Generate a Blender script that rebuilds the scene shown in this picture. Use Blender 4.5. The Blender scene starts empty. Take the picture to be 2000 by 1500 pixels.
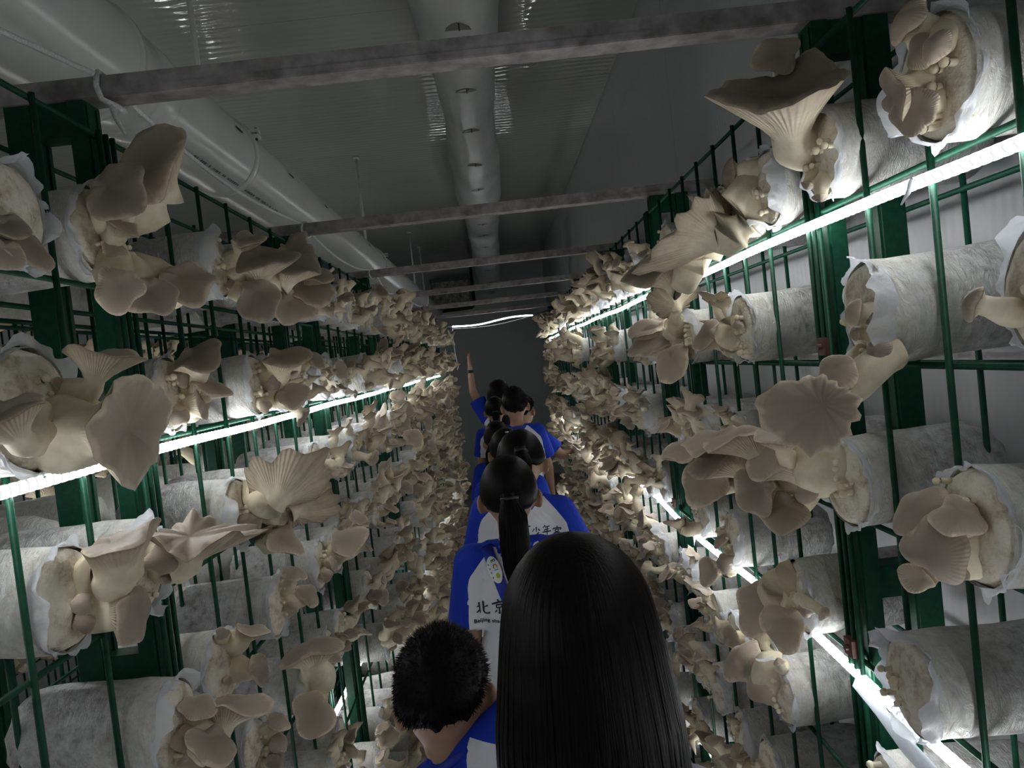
import bpy, bmesh, math, random
import numpy as np
from mathutils import Matrix, Vector, Euler
from mathutils.bvhtree import BVHTree
random.seed(7)
rng = np.random.default_rng(11)
PI = math.pi
SC = bpy.context.scene
COL = SC.collection

# ------------------------------------------------------------------ camera, world, exposure
F = 1450.0                      # focal length for a 2000 px wide frame
EYE = 1.70                      # camera height above the floor
ROLL = math.radians(6.5)
yc = Vector((-25 / F, 47 / F, -1)).normalized()          # the aisle direction in camera axes
up = Vector((-math.sin(ROLL), math.cos(ROLL), 0))
zc = (up - yc * up.dot(yc)).normalized()
xc = yc.cross(zc).normalized()
ROT = Matrix((xc, yc, zc))      # camera axes -> world axes
cam_data = bpy.data.cameras.new('camera')
cam_data.sensor_width = 36.0
cam_data.lens = 36.0 * F / 2000.0
cam_data.clip_start = 0.02
cam = bpy.data.objects.new('camera', cam_data)
COL.objects.link(cam)
cam.matrix_world = Matrix.Translation((0, 0, EYE)) @ ROT.to_4x4()
SC.camera = cam
W = bpy.data.worlds.new('world'); SC.world = W; W.use_nodes = True
W.node_tree.nodes['Background'].inputs[0].default_value = (0.02, 0.022, 0.024, 1)
W.node_tree.nodes['Background'].inputs[1].default_value = 0.2
SC.view_settings.view_transform = 'Standard'
SC.view_settings.look = 'None'
SC.view_settings.exposure = 0.0
SC.view_settings.gamma = 1.0
SC.view_settings.use_curve_mapping = False
LED_POWER = 36.0                # emission of the rope lights


def at_x(px, py, X):
    """point on the plane x = X that the photograph shows at pixel (px, py)"""
    d = ROT @ Vector(((px - 1000) / F, -(py - 750) / F, -1))
    return Vector((0, 0, EYE)) + d * (X / d.x)


def at_y(px, py, Y):
    d = ROT @ Vector(((px - 1000) / F, -(py - 750) / F, -1))
    return Vector((0, 0, EYE)) + d * (Y / d.y)


def project(p):
    c = ROT.transposed() @ (Vector(p) - Vector((0, 0, EYE)))
    if c.z > -0.05:
        return None
    return (1000 + F * c.x / -c.z, 750 - F * c.y / -c.z)


# ------------------------------------------------------------------ object helpers
def obj(name, me, parent=None, mats=None, loc=None, rot=None):
    o = bpy.data.objects.new(name, me)
    COL.objects.link(o)
    if mats is not None:
        for m in (mats if isinstance(mats, (list, tuple)) else [mats]):
            me.materials.append(m)
    if parent is not None:
        o.parent = parent
    if loc is not None:
        o.location = loc
    if rot is not None:
        o.rotation_euler = rot
    return o


def tag(o, label=None, cat=None, group=None, kind=None):
    if label: o['label'] = label
    if cat: o['category'] = cat
    if group: o['group'] = group
    if kind: o['kind'] = kind
    return o


def empty(name, loc=(0, 0, 0), rot=None):
    o = bpy.data.objects.new(name, None)
    o.empty_display_size = 0.05
    COL.objects.link(o); o.location = loc
    if rot is not None: o.rotation_euler = rot
    return o


def mesh(name, v, f, smooth=True, uv=None, mi=None):
    me = bpy.data.meshes.new(name)
    me.from_pydata([tuple(map(float, p)) for p in v], [], [tuple(map(int, q)) for q in f])
    if smooth:
        me.polygons.foreach_set('use_smooth', [True] * len(me.polygons))
    if uv is not None:
        lay = me.uv_layers.new(name='UVMap')
        idx = np.empty(len(me.loops), dtype=np.int32)
        me.loops.foreach_get('vertex_index', idx)
        lay.data.foreach_set('uv', np.asarray(uv, dtype=np.float32)[idx].ravel())
    if mi is not None:
        me.polygons.foreach_set('material_index', list(map(int, mi)))
    me.update()
    return me


class MB:
    """collects shapes, then becomes one mesh"""
    def __init__(s): s.v = []; s.f = []
    def add(s, v, f):
        b = len(s.v)
        s.v += [tuple(p) for p in v]
        s.f += [tuple(i + b for i in q) for q in f]
    def box(s, lo, hi):
        x0, y0, z0 = lo; x1, y1, z1 = hi
        s.add([(x0, y0, z0), (x1, y0, z0), (x1, y1, z0), (x0, y1, z0), (x0, y0, z1), (x1, y0, z1), (x1, y1, z1), (x0, y1, z1)],
              [(0, 3, 2, 1), (4, 5, 6, 7), (0, 1, 5, 4), (1, 2, 6, 5), (2, 3, 7, 6), (3, 0, 4, 7)])
    def tube(s, pts, r, n=8, cap=True):
        pts = [Vector(p) for p in pts]
        R = r if isinstance(r, (list, tuple)) else [r] * len(pts)
        rings = []
        ref = None
        for i, p in enumerate(pts):
            t = (pts[min(i + 1, len(pts) - 1)] - pts[max(i - 1, 0)]).normalized()
            if ref is None:
                ref = Vector((0, 0, 1)) if abs(t.z) < .9 else Vector((1, 0, 0))
            a = (ref - t * ref.dot(t)).normalized(); ref = a
            b = t.cross(a)
            rings.append([p + (a * math.cos(2 * PI * k / n) + b * math.sin(2 * PI * k / n)) * R[i] for k in range(n)])
        v = [q for g in rings for q in g]; f = []
        for i in range(len(pts) - 1):
            for k in range(n):
                f.append((i * n + k, i * n + (k + 1) % n, (i + 1) * n + (k + 1) % n, (i + 1) * n + k))
        if cap:
            f.append(tuple(range(n - 1, -1, -1))); f.append(tuple(range((len(pts) - 1) * n, len(pts) * n)))
        s.add(v, f)
    def ball(s, c, r, M=None, nu=14, nv=9):
        c = Vector(c); v = []; f = []
        for j in range(1, nv):
            th = PI * j / nv
            for i in range(nu):
                ph = 2 * PI * i / nu
                p = Vector((r[0] * math.sin(th) * math.cos(ph), r[1] * math.sin(th) * math.sin(ph), r[2] * math.cos(th)))
                v.append(c + (M @ p if M is not None else p))
        t = Vector((0, 0, r[2]))
        t = M @ t if M is not None else t
        v.append(c + t); v.append(c - t); T = len(v) - 2
        for j in range(nv - 2):
            for i in range(nu):
                f.append((j * nu + i, (j + 1) * nu + i, (j + 1) * nu + (i + 1) % nu, j * nu + (i + 1) % nu))
        for i in range(nu):
            f.append((T, i, (i + 1) % nu)); f.append((T + 1, (nv - 2) * nu + (i + 1) % nu, (nv - 2) * nu + i))
        s.add(v, f)
    def mesh(s, name, smooth=True): return mesh(name, s.v, s.f, smooth)


# ------------------------------------------------------------------ materials
def newmat(name):
    m = bpy.data.materials.new(name); m.use_nodes = True
    nt = m.node_tree
    return m, nt, nt.nodes['Principled BSDF'], nt.nodes.new, nt.links.new


def ramp(nt, fac, stops):
    r = nt.nodes.new('ShaderNodeValToRGB')
    while len(r.color_ramp.elements) < len(stops): r.color_ramp.elements.new(0.5)
    for e, (p, c) in zip(r.color_ramp.elements, stops):
        e.position = p; e.color = (*c, 1)
    nt.links.new(fac, r.inputs[0])
    return r.outputs[0]


def noise(nt, vec, scale, detail=3, rough=.55, dist=0):
    n = nt.nodes.new('ShaderNodeTexNoise')
    n.inputs['Scale'].default_value = scale; n.inputs['Detail'].default_value = detail
    n.inputs['Roughness'].default_value = rough; n.inputs['Distortion'].default_value = dist
    if vec is not None: nt.links.new(vec, n.inputs['Vector'])
    return n.outputs['Fac']


def objvec(nt, scale=None):
    t = nt.nodes.new('ShaderNodeTexCoord')
    if scale is None: return t.outputs['Object']
    mp = nt.nodes.new('ShaderNodeMapping'); mp.inputs['Scale'].default_value = scale
    nt.links.new(t.outputs['Object'], mp.inputs['Vector'])
    return mp.outputs[0]


def bump(nt, bs, h, strength=.3, dist=.01):
    b = nt.nodes.new('ShaderNodeBump')
    b.inputs['Strength'].default_value = strength; b.inputs['Distance'].default_value = dist
    nt.links.new(h, b.inputs['Height']); nt.links.new(b.outputs[0], bs.inputs['Normal'])
    return b


def math2(nt, op, a, b):
    m = nt.nodes.new('ShaderNodeMath'); m.operation = op
    for i, x in enumerate((a, b)):
        if x is None: continue
        if isinstance(x, (int, float)): m.inputs[i].default_value = x
        else: nt.links.new(x, m.inputs[i])
    return m.outputs[0]


def simple(name, c, rough=.5, nscale=None, amt=.25, bstr=0, metal=0, spec=.5, stretch=None):
    m, nt, bs, N, L = newmat(name)
    bs.inputs['Roughness'].default_value = rough; bs.inputs['Metallic'].default_value = metal
    bs.inputs['Specular IOR Level'].default_value = spec
    if nscale:
        n = noise(nt, objvec(nt, stretch), nscale, 4)
        lo = tuple(x * (1 - amt) for x in c); hi = tuple(min(1, x * (1 + amt)) for x in c)
        L(ramp(nt, n, [(.3, lo), (.7, hi)]), bs.inputs['Base Color'])
        if bstr: bump(nt, bs, n, bstr, .004)
    else:
        bs.inputs['Base Color'].default_value = (*c, 1)
    return m


M_GREEN = simple('green_paint', (.003, .046, .025), .5, 90, .25, .15, 0, .25)
M_PVC = simple('white_pvc', (.62, .63, .61), .22, 6, .05)
M_ROD = simple('white_rod', (.62, .62, .58), .4, 20, .1)
M_BEAM = simple('galvanised_beam', (.30, .275, .275), .5, 26, .45, .25, .35)
M_CORD = simple('white_cord', (.62, .62, .62), .7, 300, .2, .5)
M_DARK = simple('dark_gap', (.012, .013, .012), .8)
M_PRINT = simple('grey_print', (.10, .10, .11), .6)
M_RUST = simple('rusty_tab', (.10, .035, .03), .6, 60, .4)
M_TIE = simple('black_tie', (.01, .01, .011), .45)

# ceiling and wall panels: glossy paint with a fine roll-formed ripple
def panel_mat(name, c, rough, ripple, axis, strength, dist=.004):
    m, nt, bs, N, L = newmat(name)
    v = objvec(nt)
    n = noise(nt, v, 1.3, 3)
    L(ramp(nt, n, [(.3, tuple(x * .93 for x in c)), (.7, tuple(min(1, x * 1.05) for x in c))]), bs.inputs['Base Color'])
    bs.inputs['Roughness'].default_value = rough
    bs.inputs['Specular IOR Level'].default_value = .6
    w = N('ShaderNodeTexWave'); w.wave_type = 'BANDS'; w.bands_direction = axis
    w.inputs['Scale'].default_value = ripple; w.inputs['Distortion'].default_value = 3.2
    w.inputs['Detail'].default_value = 3; w.inputs['Detail Scale'].default_value = .9
    L(v, w.inputs['Vector'])
    n2 = noise(nt, v, 2.2, 2)
    h = math2(nt, 'ADD', math2(nt, 'MULTIPLY', w.outputs['Fac'], math2(nt, 'ADD', math2(nt, 'MULTIPLY', n2, .6), .25)), math2(nt, 'MULTIPLY', n2, 2.5))
    bump(nt, bs, h, strength, dist)
    return m
M_CEIL = panel_mat('ceiling_panel_paint', (.40, .415, .385), .05, 6.0, 'Y', .34)
M_WALL = panel_mat('wall_panel_paint', (.38, .39, .395), .34, 14.0, 'Y', .16)
M_ENDW = panel_mat('end_wall_paint', (.60, .63, .64), .4, 12.0, 'X', .15)
M_FLOOR = simple('concrete_floor', (.26, .25, .24), .6, 5, .3, .2)

# air duct: thin milky film tube
M_DUCT, nt, bs, N, L = newmat('duct_film')
n = noise(nt, objvec(nt, (1, .4, 1)), 7, 3)
L(ramp(nt, n, [(.3, (.52, .54, .53)), (.7, (.64, .66, .65))]), bs.inputs['Base Color'])
bs.inputs['Roughness'].default_value = .25
bump(nt, bs, n, .35, .02)

# rope light: bright beads inside a milky tube
M_LED, nt, bs, N, L = newmat('rope_light')
v = objvec(nt)
sep = N('ShaderNodeSeparateXYZ'); L(v, sep.inputs[0])
s1 = math2(nt, 'ADD', sep.outputs[1], sep.outputs[0])
wv = math2(nt, 'ADD', math2(nt, 'MULTIPLY', math2(nt, 'SINE', math2(nt, 'MULTIPLY', s1, 2 * PI / .0165), None), .5), .5)
bead = math2(nt, 'ADD', math2(nt, 'POWER', wv, 1.5), .016)
bs.inputs['Base Color'].default_value = (.8, .85, .9, 1)
bs.inputs['Emission Color'].default_value = (.95, .98, 1.0, 1)
L(math2(nt, 'MULTIPLY', bead, LED_POWER), bs.inputs['Emission Strength'])
M_TAPE = simple('milky_plastic', (.72, .75, .80), .3)

# mushroom flesh (stem and gills) and cap skin; v of the uv runs base -> rim on the stem, centre -> rim on the cap
def flesh():
    m, nt, bs, N, L = newmat('mushroom_flesh')
    uv = N('ShaderNodeUVMap'); sep = N('ShaderNodeSeparateXYZ'); L(uv.outputs[0], sep.inputs[0])
    info = N('ShaderNodeObjectInfo')
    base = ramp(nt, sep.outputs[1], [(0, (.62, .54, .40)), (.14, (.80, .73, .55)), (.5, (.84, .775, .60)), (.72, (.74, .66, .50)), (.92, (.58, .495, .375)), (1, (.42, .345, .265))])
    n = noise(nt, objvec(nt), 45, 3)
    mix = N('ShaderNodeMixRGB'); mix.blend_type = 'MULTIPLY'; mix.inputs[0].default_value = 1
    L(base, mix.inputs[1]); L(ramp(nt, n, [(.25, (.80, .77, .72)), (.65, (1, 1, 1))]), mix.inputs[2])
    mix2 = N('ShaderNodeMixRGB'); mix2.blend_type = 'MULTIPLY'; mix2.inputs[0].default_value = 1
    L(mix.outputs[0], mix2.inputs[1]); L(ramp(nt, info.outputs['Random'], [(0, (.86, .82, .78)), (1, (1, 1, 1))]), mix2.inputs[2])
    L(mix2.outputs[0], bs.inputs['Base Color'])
    bs.inputs['Roughness'].default_value = .62
    bs.inputs['Specular IOR Level'].default_value = .25
    g = math2(nt, 'SINE', math2(nt, 'MULTIPLY', sep.outputs[0], 2 * PI * 64), None)
    k = math2(nt, 'MAXIMUM', math2(nt, 'SUBTRACT', sep.outputs[1], .52), 0)
    h = math2(nt, 'ADD', math2(nt, 'MULTIPLY', g, math2(nt, 'MINIMUM', math2(nt, 'MULTIPLY', k, 4), 1)), math2(nt, 'MULTIPLY', n, .6))
    bump(nt, bs, h, .5, .0015)
    return m
M_FLESH = flesh()

def capskin():
    m, nt, bs, N, L = newmat('mushroom_cap_skin')
    uv = N('ShaderNodeUVMap'); sep = N('ShaderNodeSeparateXYZ'); L(uv.outputs[0], sep.inputs[0])
    info = N('ShaderNodeObjectInfo')
    n = noise(nt, objvec(nt), 38, 4)
    t = math2(nt, 'ADD', sep.outputs[1], math2(nt, 'MULTIPLY', math2(nt, 'SUBTRACT', n, .5), .5))
    base = ramp(nt, t, [(0, (.262, .215, .172)), (.5, (.31, .256, .206)), (.88, (.375, .312, .25)), (1, (.60, .505, .39))])
    mix2 = N('ShaderNodeMixRGB'); mix2.blend_type = 'MULTIPLY'; mix2.inputs[0].default_value = 1
    L(base, mix2.inputs[1]); L(ramp(nt, info.outputs['Random'], [(0, (.80, .79, .79)), (1, (1.22, 1.20, 1.18))]), mix2.inputs[2])
    L(mix2.outputs[0], bs.inputs['Base Color'])
    bs.inputs['Roughness'].default_value = .5
    bs.inputs['Specular IOR Level'].default_value = .3
    rad = math2(nt, 'SINE', math2(nt, 'MULTIPLY', sep.outputs[0], 2 * PI * 40), None)
    k = math2(nt, 'MAXIMUM', math2(nt, 'SUBTRACT', sep.outputs[1], .6), 0)
    bump(nt, bs, math2(nt, 'ADD', n, math2(nt, 'MULTIPLY', rad, k)), .3, .002)
    return m
M_CAP = capskin()

def substrate():
    m, nt, bs, N, L = newmat('mushroom_substrate')
    v = objvec(nt)
    n = noise(nt, v, 34, 5, .65); n2 = noise(nt, v, 120, 3)
    L(ramp(nt, n, [(.24, (.20, .15, .11)), (.36, (.46, .39, .29)), (.48, (.68, .62, .50)), (.7, (.78, .74, .65))]), bs.inputs['Base Color'])
    bs.inputs['Roughness'].default_value = .8
    bump(nt, bs, math2(nt, 'ADD', n, math2(nt, 'MULTIPLY', n2, .4)), .8, .008)
    return m
M_SUB = substrate()

def sleeve_mat():
    """milky film over a mottled block: whiter where the mycelium reaches the open end"""
    m, nt, bs, N, L = newmat('grow_bag_film')
    v = objvec(nt); sep = N('ShaderNodeSeparateXYZ'); L(v, sep.inputs[0])
    info = N('ShaderNodeObjectInfo')
    off = N('ShaderNodeVectorMath'); off.operation = 'ADD'; L(v, off.inputs[0]); L(info.outputs['Location'], off.inputs[1])
    n = noise(nt, off.outputs[0], 62, 6, .72); n2 = noise(nt, off.outputs[0], 7, 3)
    mott = ramp(nt, n, [(.3, (.17, .16, .15)), (.46, (.33, .325, .315)), (.62, (.46, .46, .455))])
    pale = ramp(nt, n, [(.3, (.50, .47, .40)), (.5, (.60, .585, .54)), (.7, (.66, .66, .645))])
    t = math2(nt, 'ADD', math2(nt, 'MULTIPLY', sep.outputs[0], 9.0), math2(nt, 'MULTIPLY', math2(nt, 'SUBTRACT', n2, .5), 1.6))
    tc = N('ShaderNodeClamp'); L(t, tc.inputs[0])
    mx = N('ShaderNodeMixRGB'); L(tc.outputs[0], mx.inputs[0]); L(pale, mx.inputs[1]); L(mott, mx.inputs[2])
    L(mx.outputs[0], bs.inputs['Base Color'])
    bs.inputs['Roughness'].default_value = .34
    bs.inputs['Specular IOR Level'].default_value = .45
    mp = N('ShaderNodeMapping'); mp.inputs['Scale'].default_value = (1, .35, .35); L(off.outputs[0], mp.inputs['Vector'])
    w = noise(nt, mp.outputs[0], 70, 5, .65, 2.2)
    bump(nt, bs, math2(nt, 'ADD', w, math2(nt, 'MULTIPLY', n2, 1.2)), .75, .010)
    return m
M_FILM = sleeve_mat()

def collar_mat():
    m, nt, bs, N, L = newmat('loose_film')
    out = nt.nodes['Material Output']
    bs.inputs['Base Color'].default_value = (.78, .80, .84, 1)
    bs.inputs['Roughness'].default_value = .25
    n = noise(nt, objvec(nt), 60, 4, .6, 1)
    bump(nt, bs, n, .5, .006)
    tr = N('ShaderNodeBsdfTranslucent'); tr.inputs[0].default_value = (.8, .83, .88, 1)
    tp = N('ShaderNodeBsdfTransparent'); tp.inputs[0].default_value = (.93, .95, .97, 1)
    a = N('ShaderNodeMixShader'); a.inputs[0].default_value = .45
    L(bs.outputs[0], a.inputs[1]); L(tr.outputs[0], a.inputs[2])
    b = N('ShaderNodeMixShader'); b.inputs[0].default_value = .22
    L(a.outputs[0], b.inputs[1]); L(tp.outputs[0], b.inputs[2])
    L(b.outputs[0], out.inputs[0])
    return m
M_COLLAR = collar_mat()

M_SKIN = simple('skin', (.37, .215, .14), .5, 30, .08, .05, spec=.35)
M_EYE = simple('eye', (.03, .02, .015), .2)
M_LIP = simple('lips', (.35, .13, .11), .45)
M_PANTS = simple('navy_trousers', (.012, .014, .028), .75, 120, .3, .2)
M_SHOE = simple('white_shoe', (.5, .5, .5), .5)
M_NAVY = simple('navy_print', (.006, .008, .035), .7)
M_BLUE = simple('blue_strap', (.008, .03, .34), .6, 300, .15, .2)
M_WHITE = simple('white_tag', (.75, .77, .76), .4)


def shirt_mat():
    """white body, royal blue raglan sleeves and collar; the attribute 'raglan' is the distance past the seam"""
    m, nt, bs, N, L = newmat('raglan_shirt')
    at = N('ShaderNodeAttribute'); at.attribute_name = 'raglan'
    s = math2(nt, 'GREATER_THAN', at.outputs['Fac'], 0.0)
    mx = N('ShaderNodeMixRGB'); L(s, mx.inputs[0])
    v = objvec(nt); n = noise(nt, v, 400, 2)
    mx.inputs[1].default_value = (.66, .67, .72, 1); mx.inputs[2].default_value = (.010, .038, .40, 1)
    L(mx.outputs[0], bs.inputs['Base Color'])
    bs.inputs['Roughness'].default_value = .75; bs.inputs['Specular IOR Level'].default_value = .2
    w = noise(nt, objvec(nt, (1, 1, .55)), 13, 3, .5, .8)
    bump(nt, bs, math2(nt, 'ADD', math2(nt, 'MULTIPLY', w, 5), math2(nt, 'MULTIPLY', n, .15)), .30, .012)
    return m
M_SHIRT = shirt_mat()
M_LILAC = simple('lilac_shirt', (.42, .40, .52), .75, 40, .2, .1)


def hair_mat():
    m, nt, bs, N, L = newmat('black_hair')
    v = objvec(nt, (1, 1, .12))
    n = noise(nt, v, 260, 3)
    L(ramp(nt, n, [(.3, (.0030, .0026, .003)), (.7, (.0085, .0066, .006))]), bs.inputs['Base Color'])
    bs.inputs['Roughness'].default_value = .45
    bs.inputs['Specular IOR Level'].default_value = .09
    bump(nt, bs, n, .3, .002)
    return m
M_HAIR = hair_mat()

# ------------------------------------------------------------------ the room
CEIL = EYE + 1.45
XR, XL, YN, YE = .76, -2.90, -1.70, 10.6

def panels(parent, name, n, mk, mat):
    for i in range(n):
        b = MB(); mk(b, i)
        obj(name, b.mesh(name, False), parent, mat)

floor = obj('floor', mesh('floor', [(XL, YN, 0), (XR, YN, 0), (XR, YE, 0), (XL, YE, 0), (XL, YN, -.1), (XR, YN, -.1), (XR, YE, -.1), (XL, YE, -.1)],
            [(0, 1, 2, 3), (7, 6, 5, 4), (0, 4, 5, 1), (1, 5, 6, 2), (2, 6, 7, 3), (3, 7, 4, 0)], False), None, M_FLOOR)
tag(floor, 'grey concrete floor of the growing room', kind='structure')

ceil_b = MB(); ceil_b.box((XL, YN, CEIL + .006), (XR, YE, CEIL + .1))
ceiling = obj('ceiling', ceil_b.mesh('ceiling', False), None, M_CEIL)
tag(ceiling, 'glossy pale panelled ceiling over the racks', kind='structure')
CP = .95
def mkc(b, i):
    y0 = YN + i * CP; b.box((XL, y0 + .0015, CEIL), (XR, min(y0 + CP - .0015, YE), CEIL + .0061))
panels(ceiling, 'ceiling_panel', 13, mkc, M_CEIL)

wr_b = MB(); wr_b.box((XR + .005, YN, 0), (XR + .1, YE, CEIL))
wall_r = obj('wall_right', wr_b.mesh('wall_right', False), None, M_WALL)
tag(wall_r, 'pale ribbed panel wall close behind the right rack', kind='structure')
def mkr(b, i):
    y0 = -.62 - 1.16 + i * 1.16; b.box((XR, y0 + .0015, 0), (XR + .0051, min(y0 + 1.16 - .0015, YE), CEIL))
panels(wall_r, 'wall_panel', 11, mkr, M_WALL)

wl_b = MB(); wl_b.box((XL - .1, YN, 0), (XL, YE, CEIL))
tag(obj('wall_left', wl_b.mesh('wall_left', False), None, M_WALL), 'pale panel wall at the far left', kind='structure')
wb_b = MB(); wb_b.box((XL, YN - .1, 0), (XR, YN, CEIL))
tag(obj('wall_near', wb_b.mesh('wall_near', False), None, M_WALL), 'pale panel wall behind the camera', kind='structure')
we_b = MB(); we_b.box((XL, YE + .005, 0), (XR, YE + .1, CEIL))
wall_e = obj('wall_far', we_b.mesh('wall_far', False), None, M_ENDW)
tag(wall_e, 'dim grey panel wall closing the far end of the aisle', kind='structure')
def mke(b, i):
    x0 = -2.33 - .95 + i * .95 + .5; b.box((max(x0 + .002, XL), YE, 0), (min(x0 + .948, XR), YE + .0051, CEIL))
panels(wall_e, 'wall_panel', 4, mke, M_ENDW)

# ------------------------------------------------------------------ racks
PITCH = .241
WZ = [EYE + .415 - PITCH * k for k in range(9)]            # heights of the horizontal wires
FRAMES = [1.18 + 1.22 * j for j in range(6)]
RY0, RY1 = -.10, 7.36
WR = .0043
vw_full = MB(); vw_full.tube([(0, 0, .05), (0, 0, WZ[0] + .004)], WR, 8); VW = vw_full.mesh('vertical_wire'); VW.materials.append(M_GREEN)
hw = MB(); hw.tube([(0, RY0, 0), (0, RY1, 0)], WR, 8); HW = hw.mesh('horizontal_wire'); HW.materials.append(M_GREEN)
PB = MB(); PB.box((-.019, -.024, 0), (.019, .024, EYE + .466))
for e in (-.0195, .0195):
    PB.box((e - .0025, -.018, .02), (e + .0025, -.010, EYE + .46)); PB.box((e - .0025, .010, .02), (e + .0025, .018, EYE + .46))
POST = PB.mesh('post', False); POST.materials.append(M_GREEN)
PF = MB(); PF.box((-.0125, -.024, 0), (.0125, .024, EYE + .466))
for e in (-.013, .013):
    PF.box((e - .002, -.018, .02), (e + .002, -.010, EYE + .46)); PF.box((e - .002, .010, .02), (e + .002, .018, EYE + .46))
POSTF = PF.mesh('post', False); POSTF.materials.append(M_GREEN)
CB = MB(); CB.box((-.052, -.018, -.026), (.052, .018, .026)); CROSS = CB.mesh('crosspiece', False); CROSS.materials.append(M_GREEN)
BPB = MB(); BPB.box((-.03, -.03, 0), (.03, .03, .008)); FOOT = BPB.mesh('foot_plate', False); FOOT.materials.append(M_GREEN)
TAB = MB(); TAB.box((-.006, -.014, -.014), (.006, .014, .014)); TAB.tube([(-.012, 0, 0), (.004, 0, 0)], .005, 8); TABM = TAB.mesh('clip', False); TABM.materials.append(M_RUST)

BARS_R = [.02, .17, .29, .41, .56, .71, .86, 1.01] + [1.376 + .139 * i for i in range(7)]
BARS_L = [.03, .19, .34, .52, .69, .85, 1.00] + [1.372 + .161 * i for i in range(6)]
def later_bars(bars, pitch):
    out = list(bars)
    for j in range(1, 6):
        y = FRAMES[j] + .10 + pitch * .45
        end = (FRAMES[j + 1] - .06) if j < 5 else FRAMES[5] + .02
        while y < end:
            out.append(y); y += pitch
    return out
BARS_R = later_bars([b for b in BARS_R if abs(b - 1.18) > .05 and b < 2.33], .150)
BARS_L = later_bars([b for b in BARS_L if abs(b - 1.18) > .05 and b < 2.33], .155)
def gaps_of(bars):
    edges = sorted(bars + [f - .035 for f in FRAMES] + [f + .035 for f in FRAMES])
    return [(a + b) / 2 for a, b in zip(edges, edges[1:]) if .125 < b - a < .24]
GAPS_R, GAPS_L = gaps_of(BARS_R), gaps_of(BARS_L)

def rack(label, x_front, sgn, bars, detail=True):
    """sgn: +1 when the rack stretches towards +x from its front mesh"""
    r = empty('growing_rack', (x_front, 0, 0))
    tag(r, label, 'rack')
    def part(name, me, loc):
        o = bpy.data.objects.new(name, me); COL.objects.link(o); o.parent = r; o.location = loc
        return o
    d = sgn
    for k in range(9):
        part('horizontal_wire', HW, (0, 0, WZ[k]))
        part('horizontal_wire', HW, (d * .131, 0, WZ[k] - .012))
    for y in bars:
        part('vertical_wire', VW, (-d * .0075, y, 0))
        if detail or True:
            part('vertical_wire', VW, (d * .1385, y + .02, 0))
    for y in FRAMES:
        part('post', POSTF, (d * .019, y, 0)); part('post', POST, (d * .108, y, 0))
        for z in (EYE + .44, EYE - .42, .28):
            part('crosspiece', CROSS, (d * .0665, y, z))
        for q in (.025, .108):
            part('foot_plate', FOOT, (d * q, y, 0))
        for q in (-.016, .004, .024):
            part('edge_wire', VW, (-d * .0078, y + q, 0))
        if detail:
            part('clip', TABM, (-d * .012, y - .004, WZ[2] + .03)); part('clip', TABM, (-d * .012, y + .006, WZ[4] + .02))
    return r

X_R, X_L, X_L2, X_L3 = .53, -.58, -.965, -2.06
rack('green wire growing rack along the right wall', X_R, 1, BARS_R)
rack('green wire growing rack lining the left side of the aisle', X_L, -1, BARS_L)
rack('green wire rack standing back to back behind the left aisle rack', X_L2, 1, BARS_L, False)
rack('green wire rack across the next aisle at far left', X_L3, -1, BARS_L, False)

# ------------------------------------------------------------------ overhead beams
BW = MB(); BW.box((-1.05, -.022, 0), (.745, .022, .032))
beam_names = ['nearest', 'second', 'third', 'fourth', 'fifth', 'farthest']
BZ = EYE + .4665
for j, y in enumerate(FRAMES):
    b = MB(); x0 = -1.12 - .02 * (j % 2)
    # hollow square section with a folded lower lip
    b.box((x0, -.022, 0), (.752, .022, .033)); b.box((x0, -.0235, .0015), (.752, -.0219, .012))
    o = obj('ceiling_beam', b.mesh('ceiling_beam', False), None, M_BEAM, (0, y, BZ))
    tag(o, f'{beam_names[j]} grey steel cross beam lying over the tops of the racks', 'beam', 'steel cross beams over the aisle')
    if j:
        t = MB(); t.tube([(-.565 + .035 * math.cos(a) * .25, .028 * math.cos(a), .016 + .024 * math.sin(a)) for a in np.linspace(0, 2 * PI, 14)], .0035, 6)
        obj('tie', t.mesh('tie'), o, M_TIE if j > 2 else M_CORD)
    else:
        t = MB(); t.tube([(-.56, -.024, .036), (-.561, -.0275, .016), (-.556, -.026, -.004), (-.540, -.010, -.012), (-.545, .02, -.010), (-.56, .03, .016), (-.56, .02, .04), (-.56, -.02, .04)], .0045, 7)
        t.tube([(-.548, -.016, -.008), (-.545, -.012, -.03), (-.535, -.01, -.055)], [.005, .004, .0025], 6)
        obj('tie', t.mesh('tie'), o, M_CORD)

# ------------------------------------------------------------------ ventilation pipe
PX, PZ, PR = -.794, EYE + .725, .118
pipe = empty('ventilation_pipe', (PX, 0, PZ))
tag(pipe, 'long white plastic ventilation pipe above the left rack', 'pipe')
def lathe_y(name, prof, mat, parent, n=40):
    v = []; f = []
    for (y, r) in prof:
        for k in range(n):
            a = 2 * PI * k / n; v.append((r * math.cos(a), y, r * math.sin(a)))
    for i in range(len(prof) - 1):
        for k in range(n):
            f.append((i * n + k, (i + 1) * n + k, (i + 1) * n + (k + 1) % n, i * n + (k + 1) % n))
    m_ = mesh(name, v, f)
    return obj(name, m_, parent, mat)
lathe_y('pipe_wall', [(-1.5, PR + .008), (1.58, PR + .008)], M_PVC, pipe)
lathe_y('socket_rim', [(1.575, PR + .008), (1.58, PR + .013), (1.60, PR + .013), (1.603, PR + .001)], M_PVC, pipe)
lathe_y('pipe_wall', [(1.60, PR + .002), (1.74, PR + .002), (1.742, PR), (1.80, PR), (9.9, PR)], M_PVC, pipe)
lathe_y('coupling', [(1.70, PR), (1.701, PR + .0035), (1.79, PR + .0035), (1.80, PR + .001)], M_PVC, pipe)
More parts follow.
